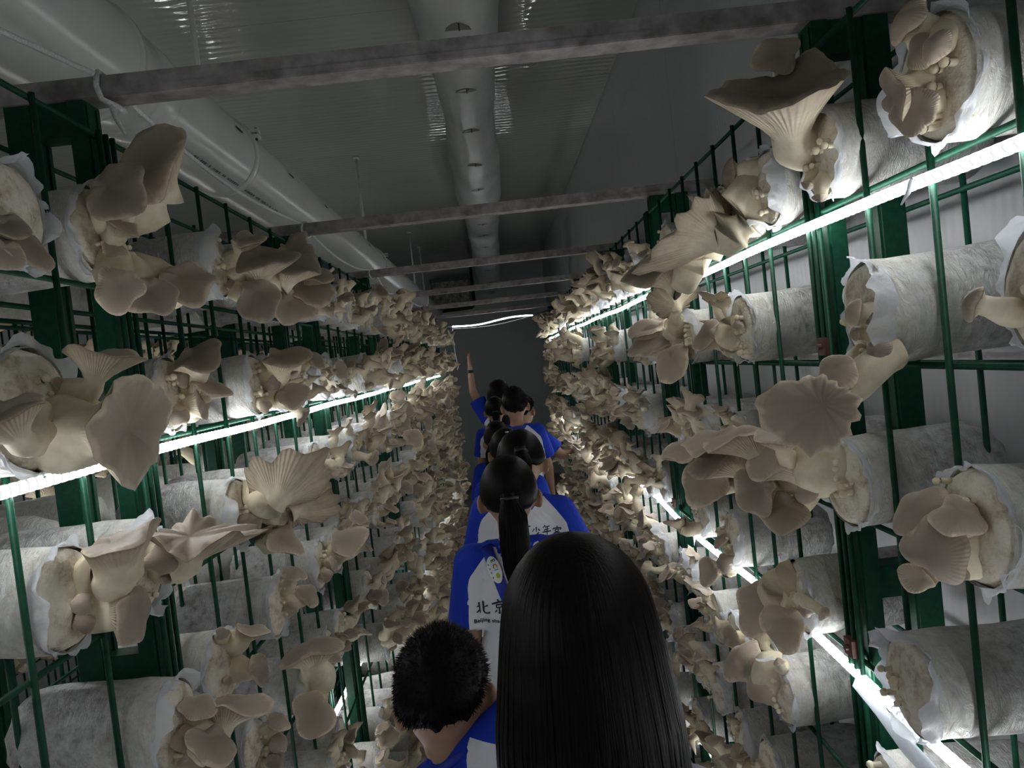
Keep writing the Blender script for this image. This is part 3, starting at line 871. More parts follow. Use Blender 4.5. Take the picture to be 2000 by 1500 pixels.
# hero bags read off the photograph: side, row, gap depth, face pixel, mushrooms
# mushroom: style, base px, tip px, protrusion of the tip into the aisle, cap radius px, stem radius px, normal (right, up, towards viewer)
HERO = [
 ('R', 1, .785, (1830, 190), 'with rounded pale stubs and a drooping cap, at the top right', [
   ('young', (1835, 95), (1772, 42), .03, 46, 36, (-.7, .5, .3)), ('young', (1850, 135), (1800, 103), .03, 33, 26, (-.5, .3, .8)), ('bulb', (1850, 60), (1830, 90), .03, 28, 26, (-.2, .1, 1)),
   ('fan', (1835, 150), (1738, 190), .05, 55, 30, (-.85, -.25, .4)), ('disc', (1850, 185), (1797, 214), .035, 46, 24, (-.3, -.2, .9))]),
 ('R', 1, 1.075, (1605, 310), 'carrying one huge trumpet mushroom with a frilled cap', [
   ('trumpet', (1585, 275), (1535, 158), .06, 128, 56, (-.13, .93, .34)), ('disc', (1565, 190), (1525, 108), .05, 46, 20, (-.1, .6, .75)),
   ('bulb', (1605, 325), (1578, 362), .02, 14, 15, (-.3, -.8, .3)), ('bulb', (1620, 335), (1603, 385), .02, 15, 14, (-.1, -.9, .3)), ('bulb', (1590, 310), (1568, 318), .02, 14, 13, (-.6, -.1, .5))]),
 ('R', 1, 1.30, (1500, 365), 'with a ruffled fan mushroom and a small tooth-shaped one', [
   ('young', (1490, 338), (1425, 340), .04, 28, 25, (-.95, .1, .2)), ('ruffle', (1485, 385), (1365, 435), .09, 95, 44, (-.62, .55, -.45)), ('fan', (1470, 425), (1440, 466), .03, 28, 16, (-.2, -.9, .2))]),
 ('R', 1, 1.44, (1440, 420), 'half hidden under a broad overlapping cap', [
   ('fan', (1420, 410), (1330, 470), .09, 70, 26, (-.5, .75, .1)), ('fan', (1410, 440), (1300, 520), .09, 60, 22, (-.3, .8, .3)), ('young', (1420, 440), (1420, 475), .03, 22, 18, (0, -.8, .5))]),
 ('R', 2, .935, (1695, 610), 'with a long frilled mushroom drooping from its lower edge', [
   ('young', (1725, 615), (1668, 610), .035, 30, 24, (-.9, .25, .3)), ('bulb', (1715, 650), (1670, 652), .03, 15, 13, (-.9, .1, .4)), ('bulb', (1740, 640), (1700, 622), .02, 14, 14, (-.4, .1, .9)),
   ('ruffle', (1750, 690), (1605, 790), .10, 82, 30, (-.30, .10, .95)), ('disc', (1700, 690), (1635, 722), .07, 46, 22, (-.3, .6, .7)), ('bulb', (1745, 700), (1715, 690), .02, 26, 24, (-.5, .2, .8))]),
 ('R', 2, .635, (2070, 590), 'with one finger-like mushroom pointing left, at the right edge', [('young', (2010, 615), (1900, 592), .06, 36, 26, (-.88, .35, .2))]),
 ('R', 2, 1.44, (1450, 640), 'with one thick-stemmed mushroom pointing left', [('fan', (1455, 640), (1385, 652), .05, 36, 25, (-.75, .45, .35)), ('bulb', (1460, 640), (1440, 634), .02, 11, 11, (-.4, .3, .8))]),
 ('R', 2, 1.86, (1350, 640), 'under an upright fan mushroom that shows its gills', [
   ('ruffle', (1340, 655), (1318, 590), .04, 42, 14, (-.1, .45, -.85)), ('fan', (1345, 665), (1290, 665), .06, 50, 18, (-.3, .6, .4)), ('fan', (1340, 680), (1310, 695), .06, 40, 16, (-.4, .2, .8)), ('fan', (1345, 640), (1280, 640), .06, 45, 15, (-.3, .8, .2))]),
 ('R', 3, 1.075, (1650, 930), 'with a thick trunk splitting into many fan caps', [
   ('fan', (1645, 905), (1520, 885), .07, 62, 44, (-.7, .5, .35)), ('fan', (1610, 895), (1465, 848), .09, 68, 22, (-.25, .95, .1)), ('fan', (1610, 905), (1420, 888), .12, 62, 22, (-.45, .75, .4)),
   ('fan', (1610, 930), (1540, 990), .06, 50, 17, (-.2, .35, .9)), ('fan', (1605, 915), (1490, 950), .09, 48, 18, (-.45, .2, .85)), ('young', (1630, 940), (1575, 960), .04, 26, 22, (-.6, -.1, .7)), ('fan', (1600, 890), (1530, 850), .08, 45, 18, (.1, .8, .5))]),
 ('R', 3, .785, (1905, 1030), 'with two round caps above a swollen pale trunk', [
   ('young', (1880, 1050), (1800, 1000), .04, 56, 44, (-.5, .5, .7)), ('young', (1890, 1040), (1872, 1005), .03, 46, 34, (.05, .45, .9)), ('bulb', (1895, 1065), (1830, 1075), .045, 66, 60, (-.5, -.2, .8)),
   ('fan', (1875, 1080), (1803, 1128), .04, 34, 26, (-.5, -.45, .7)), ('fan', (1890, 1085), (1872, 1128), .03, 30, 24, (-.1, -.6, .7))]),
 ('R', 3, 1.30, (1520, 880), 'tucked behind a spray of overlapping fan caps', [('fan', (1500, 880), (1400, 850), .10, 62, 22, (-.3, .9, .3)), ('fan', (1500, 900), (1390, 930), .10, 55, 20, (-.4, .4, .7)), ('fan', (1490, 880), (1350, 870), .12, 50, 20, (-.4, .75, .3))]),
 ('R', 4, 1.30, (1560, 1150), 'with a large pair of caps hanging down beside the rope light', [
   ('fan', (1560, 1140), (1492, 1175), .05, 52, 38, (-.6, .15, .75)), ('fan', (1565, 1150), (1535, 1205), .045, 46, 18, (-.15, .1, .98)), ('bulb', (1575, 1170), (1575, 1192), .03, 17, 16, (-.2, -.5, .8)), ('young', (1580, 1165), (1612, 1200), .03, 14, 12, (.4, -.5, .7))]),
 ('R', 4, 1.72, (1435, 1085), 'with three small taupe caps on its face', [('young', (1435, 1072), (1408, 1055), .03, 17, 13, (-.5, .6, .5)), ('fan', (1435, 1100), (1392, 1112), .045, 27, 16, (-.6, .1, .75)), ('young', (1440, 1088), (1417, 1096), .03, 19, 15, (-.5, .2, .8))]),
 ('R', 4, .935, (1780, 1330), 'with a bare cut face and no mushrooms', []),
 ('R', 5, 1.44, (1525, 1330), 'with a rounded cap above a thick bent stem', [('young', (1525, 1318), (1452, 1290), .045, 46, 38, (-.65, .5, .5)), ('young', (1525, 1350), (1488, 1352), .035, 31, 28, (-.6, -.25, .7)), ('bulb', (1530, 1300), (1522, 1292), .02, 12, 11, (-.2, .8, .4))]),
 ('R', 5, 1.075, (1740, 1500), 'lying bare and pale at the lower right corner', []),
 ('R', 5, 1.86, (1400, 1220), 'with a shaggy tuft of small caps', None),
 ('L', 1, .925, (25, 440), 'half out of frame with a spread of thin fan caps', [('fan', (5, 440), (45, 462), .05, 55, 24, (.6, .35, .6)), ('fan', (-20, 420), (5, 430), .04, 45, 20, (.3, .7, .6)), ('fan', (-20, 460), (10, 485), .05, 40, 20, (.4, .2, .9))]),
 ('L', 1, 1.075, (190, 430), 'with two tall upswept caps and drooping blobs below', [
   ('fan', (190, 425), (208, 365), .05, 66, 36, (-.15, .62, .72)), ('fan', (200, 425), (272, 338), .06, 84, 40, (-.45, .65, .58)), ('fan', (205, 440), (238, 436), .05, 34, 20, (.5, .7, .4)),
   ('disc', (200, 500), (232, 556), .05, 46, 30, (.2, -.1, .95)), ('fan', (230, 520), (290, 562), .07, 48, 30, (.3, .2, .9)), ('fan', (250, 530), (350, 538), .09, 58, 34, (.3, .65, .7)), ('bulb', (210, 480), (225, 495), .03, 24, 22, (.3, .2, .9))]),
 ('L', 1, 1.45, (425, 530), 'with a jumble of overlapping upright caps', [
   ('fan', (430, 525), (470, 468), .05, 32, 16, (.1, .85, .4)), ('fan', (435, 515), (505, 500), .08, 62, 24, (.15, .88, .42)), ('fan', (445, 545), (500, 568), .07, 46, 22, (.4, .15, .85)), ('fan', (440, 535), (560, 520), .10, 50, 20, (.3, .8, .3)), ('bulb', (440, 555), (460, 560), .02, 18, 18, (.4, 0, .9))]),
 ('L', 1, 1.61, (490, 545), 'under a frilled cap standing taller than its neighbours', [
   ('ruffle', (510, 540), (568, 492), .08, 36, 15, (.0, .6, .75)), ('fan', (500, 560), (585, 560), .09, 46, 20, (.3, .6, .6)), ('fan', (500, 575), (560, 590), .07, 40, 18, (.4, .2, .8)), ('fan', (505, 550), (600, 540), .10, 42, 16, (.2, .85, .2))]),
 ('L', 2, .775, (65, 800), 'with a giant trumpet mushroom whose cap faces along the aisle', [
   ('trumpet', (95, 775), (195, 688), .07, 66, 28, (.28, .94, .10)), ('trumpet', (95, 850), (275, 838), .115, 108, 76, (.74, -.05, .58)), ('fan', (40, 790), (0, 805), .05, 85, 28, (-.35, .85, .35)), ('bulb', (100, 770), (118, 752), .02, 16, 14, (.6, .2, .6))]),
 ('L', 2, 1.29, (330, 745), 'with a tilted disc cap over two stubby mushrooms', [
   ('fan', (345, 728), (374, 694), .05, 54, 20, (-.25, .80, .52)), ('fan', (350, 755), (402, 748), .055, 36, 26, (.45, .70, .50)), ('fan', (352, 790), (402, 788), .05, 34, 28, (.85, -.05, .4)), ('bulb', (345, 738), (352, 728), .02, 26, 24, (.3, .2, .9)), ('bulb', (345, 800), (352, 815), .02, 20, 20, (.4, -.3, .8))]),
 ('L', 2, 1.61, (500, 745), 'with a smooth brown cap over three finger-like stems', [('fan', (505, 738), (545, 694), .06, 46, 24, (.1, .85, .5)), ('young', (505, 760), (535, 752), .04, 16, 12, (.5, -.3, .8)), ('fan', (505, 765), (560, 768), .06, 32, 18, (.4, .4, .8)), ('young', (500, 785), (520, 795), .03, 14, 12, (.4, -.3, .8))]),
 ('L', 3, .925, (130, 1150), 'with a sloping cap above a round disc facing down the aisle', [
   ('fan', (160, 1125), (215, 1060), .05, 76, 46, (-.22, .93, .25)), ('disc', (170, 1185), (262, 1192), .06, 56, 40, (.80, .0, .55)), ('bulb', (150, 1200), (166, 1216), .02, 22, 20, (.4, -.2, .8)), ('bulb', (150, 1170), (160, 1180), .02, 22, 22, (.3, .1, .9))]),
 ('L', 3, 1.075, (280, 1085), 'with a wide pale scalloped cap brightly lit from above', [('ruffle', (290, 1090), (372, 1040), .07, 88, 40, (.12, .93, .35)), ('bulb', (300, 1080), (322, 1090), .04, 34, 32, (.4, -.2, .8)), ('bulb', (300, 1120), (326, 1130), .03, 13, 12, (.7, 0, .6))]),
 ('L', 3, 1.45, (465, 985), 'with frilled gilled fans spreading to the right', [
   ('ruffle', (475, 965), (545, 945), .08, 76, 28, (.15, .70, -.60)), ('ruffle', (485, 990), (580, 980), .09, 58, 24, (.3, .5, -.75)), ('bulb', (475, 972), (492, 966), .02, 15, 13, (.6, .3, .6)), ('bulb', (475, 1000), (500, 1000), .02, 19, 17, (.7, .1, .6)), ('fan', (490, 1005), (548, 1045), .06, 38, 26, (.5, .35, .7)), ('bulb', (470, 1010), (485, 1020), .02, 26, 26, (.3, -.1, .9))]),
 ('L', 4, 1.075, (345, 1420), 'with a flat tongue-like cap pointing right', [
   ('fan', (370, 1400), (445, 1372), .06, 60, 24, (.12, .92, .35)), ('fan', (365, 1415), (410, 1440), .055, 50, 34, (.35, .55, .75)), ('disc', (350, 1395), (380, 1378), .03, 34, 26, (.1, .6, .8)), ('bulb', (350, 1470), (380, 1478), .03, 34, 34, (.4, 0, .9)), ('bulb', (345, 1440), (360, 1444), .02, 24, 22, (.3, .1, .9)), ('young', (350, 1490), (400, 1500), .04, 26, 28, (.5, .1, .8))]),
 ('L', 4, 1.29, (430, 1280), 'with one round-headed mushroom pointing straight out', [('fan', (435, 1258), (482, 1226), .045, 32, 18, (.30, .88, .35)), ('young', (440, 1300), (506, 1303), .06, 32, 23, (.88, .15, .45)), ('bulb', (432, 1240), (435, 1236), .02, 14, 13, (.3, .5, .8)), ('bulb', (438, 1325), (446, 1330), .02, 9, 8, (.4, -.2, .9))]),
 ('L', 4, 1.61, (540, 1170), 'with two stubby caps one above the other', [('young', (546, 1155), (572, 1120), .04, 26, 15, (.3, .85, .4)), ('young', (546, 1172), (600, 1160), .05, 28, 20, (.65, .55, .5)), ('bulb', (545, 1190), (570, 1190), .03, 16, 14, (.6, -.2, .7))]),
 ('L', 4, 1.93, (622, 1085), 'with a knobbed cap raised like a mitten', [('fan', (626, 1075), (664, 1058), .05, 38, 15, (.2, .6, .75)), ('young', (626, 1095), (652, 1100), .04, 14, 10, (.8, .1, .5)), ('bulb', (626, 1120), (640, 1124), .03, 13, 11, (.6, -.2, .7))]),
 ('L', 5, 1.77, (592, 1335), 'with a wide flat cap above a drooping round one', [('disc', (597, 1335), (607, 1268), .05, 60, 29, (-.18, .92, .30)), ('disc', (602, 1345), (612, 1385), .055, 44, 22, (.1, .12, .98)), ('fan', (605, 1340), (630, 1335), .03, 20, 14, (.6, -.2, .7))]),
 ('L', 5, 1.45, (500, 1455), 'with a short column of stubby caps', [('young', (504, 1440), (542, 1408), .04, 26, 18, (.35, .75, .5)), ('young', (508, 1460), (545, 1446), .04, 24, 17, (.7, .3, .6)), ('young', (505, 1485), (540, 1490), .04, 24, 18, (.6, .2, .7))]),
]
def hero_normal(n, P):
    v = (Vector((0, 0, EYE)) - P).normalized(); r = Vector((1, 0, 0)); r = (r - v * r.dot(v)).normalized(); u = v.cross(r)
    return r * n[0] + u * n[1] + v * n[2]

taken = set()
for h in HERO:
    side, row, Y, px, look, ms = h
    X = solve_x(px[0], px[1], Y, side)
    BAGS.append([Y, side, row, X, Y, h])
    taken.add((side, row, round(Y, 1)))
r0 = random.Random(19)
for side, gaps, sx, xf in (('R', GAPS_R, -1, X_R), ('L', GAPS_L, 1, X_L)):
    for y in gaps:
        if y < (1.25 if side == 'R' else 1.2): continue
        for row in range(1, 9):
            if any(t[0] == side and t[1] == row and abs(t[2] - y) < .12 for t in taken): continue
            if y < 1.55 and row < 6: continue
            if r0.random() > (.60 if y < 2.4 else .70): continue
            X = xf + sx * (r0.uniform(.012, .05) + (.008 if side == 'R' else .022 if y < 2.6 else .045))
            BAGS.append([y, side, row, X, y, None])
def in_frame(b):
    p = project((b[3], b[4], row_z(b[2])))
    return p and -120 < p[0] < 2120 and -120 < p[1] < 1620
BAGS = sorted([b for b in BAGS if in_frame(b)], key=lambda b: b[0])
INDIV, REST = BAGS[:298], BAGS[298:]

counts = {}
GROUP = {'R': 'grow bags in the right rack', 'L': 'grow bags in the left rack'}
def bag_object(b, idx):
    Y, side, row, X, _, hero = b
    r_ = random.Random(idx * 13 + 5)
    M = bag_matrix(side, X, Y, row_z(row) + r_.uniform(-.003, .003), r_)
    Mi3 = M.to_3x3().inverted(); Mi = M.inverted()
    k = idx % 6
    o = bpy.data.objects.new('mushroom_bag', SLEEVES[k]); COL.objects.link(o); o.matrix_world = M
    c = counts[(side, row)] = counts.get((side, row), 0) + 1
    where = f"{ORD[c - 1]} from the viewer in the {ROWW[row]} of the {'right' if side == 'R' else 'left'} rack".replace('nearest from the viewer', 'nearest bag')
    fc = bpy.data.objects.new('substrate_face', FACES[(k + row) % 6]); COL.objects.link(fc); fc.parent = o
    cl = bpy.data.objects.new('film_frill', COLLARS[(k * 5 + row) % 6]); COL.objects.link(cl); cl.parent = o
    if r_.random() < .85:
        p = bpy.data.objects.new('pin_cluster', PINS[idx % 3]); COL.objects.link(p); p.parent = o; p['kind'] = 'stuff'
        p.location = (-.004, r_.uniform(-.02, .02), r_.uniform(-.02, .02)); p.rotation_euler = (r_.uniform(0, 6), 0, 0)
    sx = -1 if side == 'R' else 1
    if hero is not None and hero[5] is not None:
        for j, (st, bp, tp, prot, rp, sp, nn) in enumerate(hero[5]):
            Bw = at_x(bp[0], bp[1], X - sx * .006); Tw = at_x(tp[0], tp[1], X + sx * prot)
            sc = Tw.y / F; R = rp * sc * {'fan': .90, 'disc': .95}.get(st, 1); rs = sp * sc * {'fan': 1.2, 'disc': 1.15, 'ruffle': 1.15}.get(st, 1)
            Nw = hero_normal(nn, Tw).normalized()
            d0 = Vector((sx, 0, 0)) * .7 + (Tw - Bw).normalized() * .6
            Uw = (Tw - Bw)
            if st in ('young', 'bulb'): Bw = Bw - Vector((sx * .006, 0, 0))
            a, cc = styled(st, Mi @ Bw, Mi3 @ d0, Mi @ Tw, Mi3 @ Nw, Mi3 @ Uw, rs, R, idx * 31 + j, 46 if rp > 38 else 30)
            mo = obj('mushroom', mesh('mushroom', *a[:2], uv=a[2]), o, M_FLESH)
            obj('cap', mesh('cap', *cc[:2], uv=cc[2]), mo, M_CAP)
        label = f"grow bag {hero[4]}"
        if len(label.split()) < 12: label += ', ' + ('right' if side == 'R' else 'left') + ' rack ' + ROWW[row]
    else:
        n = r_.choice((3, 4, 4, 5, 6)) + (1 if Y > 2.6 else 0) + (1 if Y > 3.6 else 0)
        for (kk, R3, off) in random_growth(side, r_, n, False, float(np.interp(Y, [1.5, 2.4, 3.4], [.72, .84, 1.05]))):
            ms, mc, st = VAR[kk]
            mo = bpy.data.objects.new('mushroom', ms); COL.objects.link(mo); mo.parent = o
            mo.matrix_local = (Mi3 @ R3).to_4x4(); mo.location = Mi3 @ off
            if Y < 4.6 or True:
                ca = bpy.data.objects.new('cap', mc); COL.objects.link(ca); ca.parent = mo
        if hero is not None: label = f"grow bag {hero[4]}, " + ('right' if side == 'R' else 'left') + ' rack ' + ROWW[row]
        else: label = 'mushroom bag, ' + where
    tag(o, label, 'mushroom bag', GROUP[side])

for i, b in enumerate(INDIV):
    bag_object(b, i)

# the remaining bags, joined: far end of both racks, and the racks beyond the left one
class Joined:
    def __init__(s): s.v = []; s.f = []; s.uv = []; s.mi = []; s.nv = 0
    def add(s, v, f, uv, mi, M3, off):
        A = np.array(v, dtype=np.float64) @ np.array(M3).T + np.array(off)
        s.v.append(A); s.uv.append(np.array(uv, dtype=np.float64) if uv is not None else np.zeros((len(v), 2)))
        s.f += [tuple(i + s.nv for i in q) for q in f]; s.mi += [mi] * len(f); s.nv += len(v)
    def build(s, name, mats):
        me = mesh(name, np.concatenate(s.v), s.f, True, np.concatenate(s.uv), s.mi)
        return obj(name, me, None, mats)
LOWS = [sleeve_mesh(40 + i, 14, True) for i in range(3)]; LOWF = [face_mesh(40 + i, 10, True) for i in range(3)]
VAR_LOW = [((np.array([tuple(p) for p in a[0]]), a[1], a[2]), (np.array([tuple(p) for p in c[0]]), c[1], c[2])) for a, c in VAR_LOW]
def join_bag(J, side, X, Y, row, r_, n):
    M = bag_matrix(side, X, Y, row_z(row), r_); M3 = M.to_3x3(); off = M.translation; k = r_.randrange(3)
    J.add(*LOWS[k], None, 0, M3, off); J.add(*LOWF[k], None, 1, M3, off)
    for (kk, R3, o_) in random_growth(side, r_, n):
        a, c = VAR_LOW[kk]; p = off + o_
        J.add(*a, 2, R3, p); J.add(*c, 3, R3, p)
r1 = random.Random(77)
MATS4 = [M_FILM, M_SUB, M_FLESH, M_CAP]
if REST:
    J = Joined()
    for b in REST: join_bag(J, b[1], b[3], b[4], b[2], r1, r1.choice((6, 7, 8)))
    tag(J.build('distant_mushroom_bags', MATS4), 'mass of mushroom bags at the far end of both racks', 'mushroom bags', kind='stuff')
J = Joined()
for y in GAPS_L:
    if y < .6: continue
    for row in range(1, 8):
        if r1.random() < .62: join_bag(J, 'R', X_L2 - .06 - .01 * r1.random(), y, row, r1, 3)
tag(J.build('rear_mushroom_bags', MATS4), 'mushroom bags in the rack behind the left aisle rack', 'mushroom bags', kind='stuff')
J = Joined()
for y in GAPS_L:
    if y < 1.2: continue
    for row in range(1, 7):
        if r1.random() < .62: join_bag(J, 'L', X_L3 + .02 + .03 * r1.random(), y, row, r1, 5)
tag(J.build('opposite_mushroom_bags', MATS4), 'mushroom bags in the rack across the next aisle', 'mushroom bags', kind='stuff')

# ------------------------------------------------------------------ people
def rotm(fwd, side, yaw=0):
    """lean: fwd tips the top towards +y, side tips it towards +x"""
    return Matrix.Rotation(yaw, 3, 'Z') @ Matrix.Rotation(side, 3, 'Y') @ Matrix.Rotation(-fwd, 3, 'X')

def cone(b, p0, r0, p1, r1, n=14, steps=4):
    p0, p1 = Vector(p0), Vector(p1)
    b.tube([p0.lerp(p1, t) for t in np.linspace(0, 1, steps)], [r0 + (r1 - r0) * t for t in np.linspace(0, 1, steps)], n)

def limb(b, pts, rads):
    for i in range(len(pts) - 1): cone(b, pts[i], rads[i], pts[i + 1], rads[i + 1])
    for p, r in zip(pts, rads): b.ball(p, (r, r, r), None, 12, 8)

def fuse(name, b, voxel, smooth=4):
    """one continuous closed surface out of the collected overlapping shapes"""
    me = b.mesh(name)
    o = bpy.data.objects.new(name, me); COL.objects.link(o)
    m = o.modifiers.new('r', 'REMESH'); m.mode = 'VOXEL'; m.voxel_size = voxel; m.use_smooth_shade = True
    if smooth:
        s = o.modifiers.new('s', 'SMOOTH'); s.factor = .5; s.iterations = smooth
    dg = bpy.context.evaluated_depsgraph_get(); dg.update()
    out = bpy.data.meshes.new_from_object(o.evaluated_get(dg)); out.name = name
    bpy.data.objects.remove(o); bpy.data.meshes.remove(me)
    out.polygons.foreach_set('use_smooth', [True] * len(out.polygons))
    return out

def hand(b, w, d, nrm, side, curl=.5):
    """palm and five fingers from wrist w along d, palm normal nrm; side picks where the thumb leaves"""
    d = Vector(d).normalized(); nrm = Vector(nrm); nrm = (nrm - d * nrm.dot(d)).normalized(); s = d.cross(nrm) * side
    M3 = Matrix((s, nrm, d)).transposed()
    b.ball(Vector(w) + d * .036, (.031, .014, .044), M3, 12, 8)
    for i, (off, ln) in enumerate(((-.023, .050), (-.008, .064), (.008, .068), (.023, .060))):
        p = Vector(w) + d * .068 + s * off
        q = p + (d * .55 + s * off * 2) * ln; e = q + (d * (1 - curl) + nrm * curl) * ln * .55
        limb(b, [p, q, e], [.0082, .0074, .0062])
    t0 = Vector(w) + d * .022 + s * .026; t1 = t0 + (d * .6 + s * .75).normalized() * .030; t2 = t1 + (d * .9 + s * .2 + nrm * .3).normalized() * .028
    limb(b, [t0, t1, t2], [.010, .009, .0075])

HAIR_RNG = random.Random(4)
def head_dirs(style):
    def hairline(phi):         # largest polar angle the hair reaches; phi = 0 at the back, pi at the front
        c = math.cos(phi)
        if style == 'short': return math.radians(np.interp(c, [-1, -.6, -.1, .3, .6, 1], [58, 62, 84, 104, 116, 120]))
        return math.radians(np.interp(c, [-1, -.6, -.1, .3, .6, 1], [54, 60, 92, 112, 122, 126]))
    return hairline

def hair_shell(style, thick=.013, seed=0):
    hl = head_dirs(style); nphi, ns = 48, 22; v = []; f = []
    A = (.074, .090, .100)
    for i in range(nphi):
        phi = 2 * PI * i / nphi; mx = hl(phi) + (.05 * math.sin(7 * phi + seed) + .03 * math.sin(13 * phi + seed) if style == 'short' else 0)
        for j in range(ns):
            s = j / (ns - 1); th = .02 + (mx - .02) * s
            t = thick * (1 - max(0, (s - .72) / .28) ** 2) - .003
            if style != 'short': t = thick * (1 - max(0, (s - .9) / .1) ** 2 * .8) - .002
            t += .0012 * math.sin(23 * phi + seed) if style != 'short' else .0018 * math.sin(17 * phi + 9 * th)
            v.append(((A[0] + t) * math.sin(th) * math.sin(phi), -(A[1] + t) * math.sin(th) * math.cos(phi) - .004, (A[2] + t) * math.cos(th)))
    for i in range(nphi):
        for j in range(ns - 1):
            a, b_ = i * ns, ((i + 1) % nphi) * ns
            f.append((a + j, a + j + 1, b_ + j + 1, b_ + j))
    f.append(tuple(i * ns for i in range(nphi))[::-1])
    return v, f

def add_spikes(b, n, seed, ln=(.012, .022)):
    r_ = random.Random(seed); hl = head_dirs('short')
    for _ in range(n):
        phi = r_.uniform(0, 2 * PI); th = math.acos(1 - r_.random() * (1 - math.cos(hl(phi) * .93)))
        nrm = Vector((math.sin(th) * math.sin(phi), -math.sin(th) * math.cos(phi), math.cos(th)))
        p = Vector((.083 * nrm.x, .099 * nrm.y - .004, .109 * nrm.z)) - nrm * .004
        down = Vector((nrm.x * .3, nrm.y * .3, -1)); down = down - nrm * down.dot(nrm)
        w = .75 * (1 - math.cos(th) * .6)
        d = (nrm + down * w + Vector((r_.gauss(0, .35), r_.gauss(0, .35), r_.gauss(0, .3)))).normalized()
        l = r_.uniform(*ln) * (1.15 - .45 * th / 2); s = d.orthogonal().normalized() * .0016; s2 = d.cross(s)
        b.add([p + s, p - s * .5 + s2 * .87, p - s * .5 - s2 * .87, p + d * l], [(0, 1, 3), (1, 2, 3), (2, 0, 3)])

def ribbon(b, pts, w, nrm_from):
    v = []; f = []
    for i, p in enumerate(pts):
        t = (pts[min(i + 1, len(pts) - 1)] - pts[max(i - 1, 0)]).normalized()
        nr = (p - nrm_from(p)).normalized(); s = t.cross(nr).normalized()
        ww = w * (1 - .7 * (i / (len(pts) - 1)) ** 3)
        v += [p + s * ww, p + nr * ww * .28, p - s * ww]
    for i in range(len(pts) - 1):
        for q in (0, 1): f.append((i * 3 + q, i * 3 + q + 1, i * 3 + q + 4, i * 3 + q + 3))
    b.add(v, f)

def long_hair(b, length, seed, nstr):
    """straight hair parted at the crown, falling behind the shoulders; head-local, skull centre at the origin"""
    r_ = random.Random(seed)
    rows = []
    def sect(z):
        # half widths of the falling hair at height z (sides x, back y) and its centre line
        if z > .02:
            q = math.sqrt(max(0, 1 - ((z - .005) / .112) ** 2)); return .091 * q, .108 * q, -.004
        k = (0.02 - z)
        return .091 + .014 * min(1, k / .12) + .006 * min(1, k / .3), .108 - .012 * min(1, k / .15), -.004 - .018 * min(1, k / .12)
    zs = list(.005 + .112 * np.cos(np.linspace(.02, 1.42, 13))) + list(np.linspace(.012, -length, 26))
    n = 56
    def point(phi, z, off=0.):
        a, bb, cy = sect(z)
        x = (a + off) * math.sin(phi); y = cy - (bb + off) * math.cos(phi)
        if math.cos(phi) < 0:                         # the front: open around the face
            lim = .030 + max(0, z - .045) * 1.1
            y = min(y, lim)
        return Vector((x, y, z))
    v = []; f = []
    for z in zs:
        for k in range(n):
            phi = 2 * PI * k / n
            off = (.0010 * math.sin(5 * phi + 6 * z) + .0003 * math.sin(29 * phi - 4 * z)) * min(1, max(0, (.10 - z) / .08))
            v.append(point(phi, z, off))
    for i in range(len(zs) - 1):
        for k in range(n):
            f.append((i * n + k, (i + 1) * n + k, (i + 1) * n + (k + 1) % n, i * n + (k + 1) % n))
    f.append(tuple(range(n))); f.append(tuple((len(zs) - 1) * n + k for k in range(n))[::-1])
    b.add(v, f)
    for _ in range(nstr):
        phi0 = r_.uniform(-PI, PI) if r_.random() < .4 else r_.gauss(0, .9)
        off = r_.uniform(.0001, .0009); ph = r_.random() * 6; dr = r_.gauss(0, .07); lift = r_.random() ** 6 * .004
        zend = -length - r_.uniform(-.03, .03) if abs(phi0) < 1.9 else .06
        zz = list(.005 + .112 * np.cos(np.linspace(.03, 1.4 if abs(phi0) < 1.9 else .5, 8))) + list(np.linspace(.0 if zend < 0 else .10, zend, 14))
        pts = [point(phi0 + dr * (j / 21) + .03 * math.sin(ph + j * .35), z, off + lift * (j / 21)) for j, z in enumerate(zz)]
        ribbon(b, pts, r_.uniform(.0010, .0024), lambda p: Vector((0, -.01, min(p.z, .05))))

def tail_hair(b, pts, rads, flat, seed, nstr):
    r_ = random.Random(seed); P = [Vector(p) for p in pts]
    n = 18; v = []; f = []
    for p, r in zip(P, rads):
        for k in range(n):
            a = 2 * PI * k / n; q = 1 + .10 * math.sin(5 * a) + .06 * math.sin(8 * a)
            v.append(p + Vector((r * q * math.cos(a), r * q * flat * math.sin(a), 0)))
    for i in range(len(P) - 1):
        for k in range(n): f.append((i * n + k, (i + 1) * n + k, (i + 1) * n + (k + 1) % n, i * n + (k + 1) % n))
    f.append(tuple(range(n))); f.append(tuple((len(P) - 1) * n + k for k in range(n))[::-1])
    b.add(v, f)
    for _ in range(nstr):
        a = r_.uniform(0, 2 * PI); q = r_.uniform(.85, 1.12); ph = r_.random() * 6
        ps = [p + Vector((r * q * math.cos(a + .15 * math.sin(ph + i)), r * q * flat * math.sin(a), 0)) for i, (p, r) in enumerate(zip(P, rads))]
        ps = [ps[i].lerp(ps[i + 1], t) for i in range(len(ps) - 1) for t in (0, .5)] + [ps[-1] + Vector((r_.gauss(0, .004), r_.gauss(0, .003), -r_.uniform(0, .03)))]
        ribbon(b, ps, r_.uniform(.0007, .0014), lambda p: P[0] * 0 + Vector((P[0].x, P[0].y, p.z)))

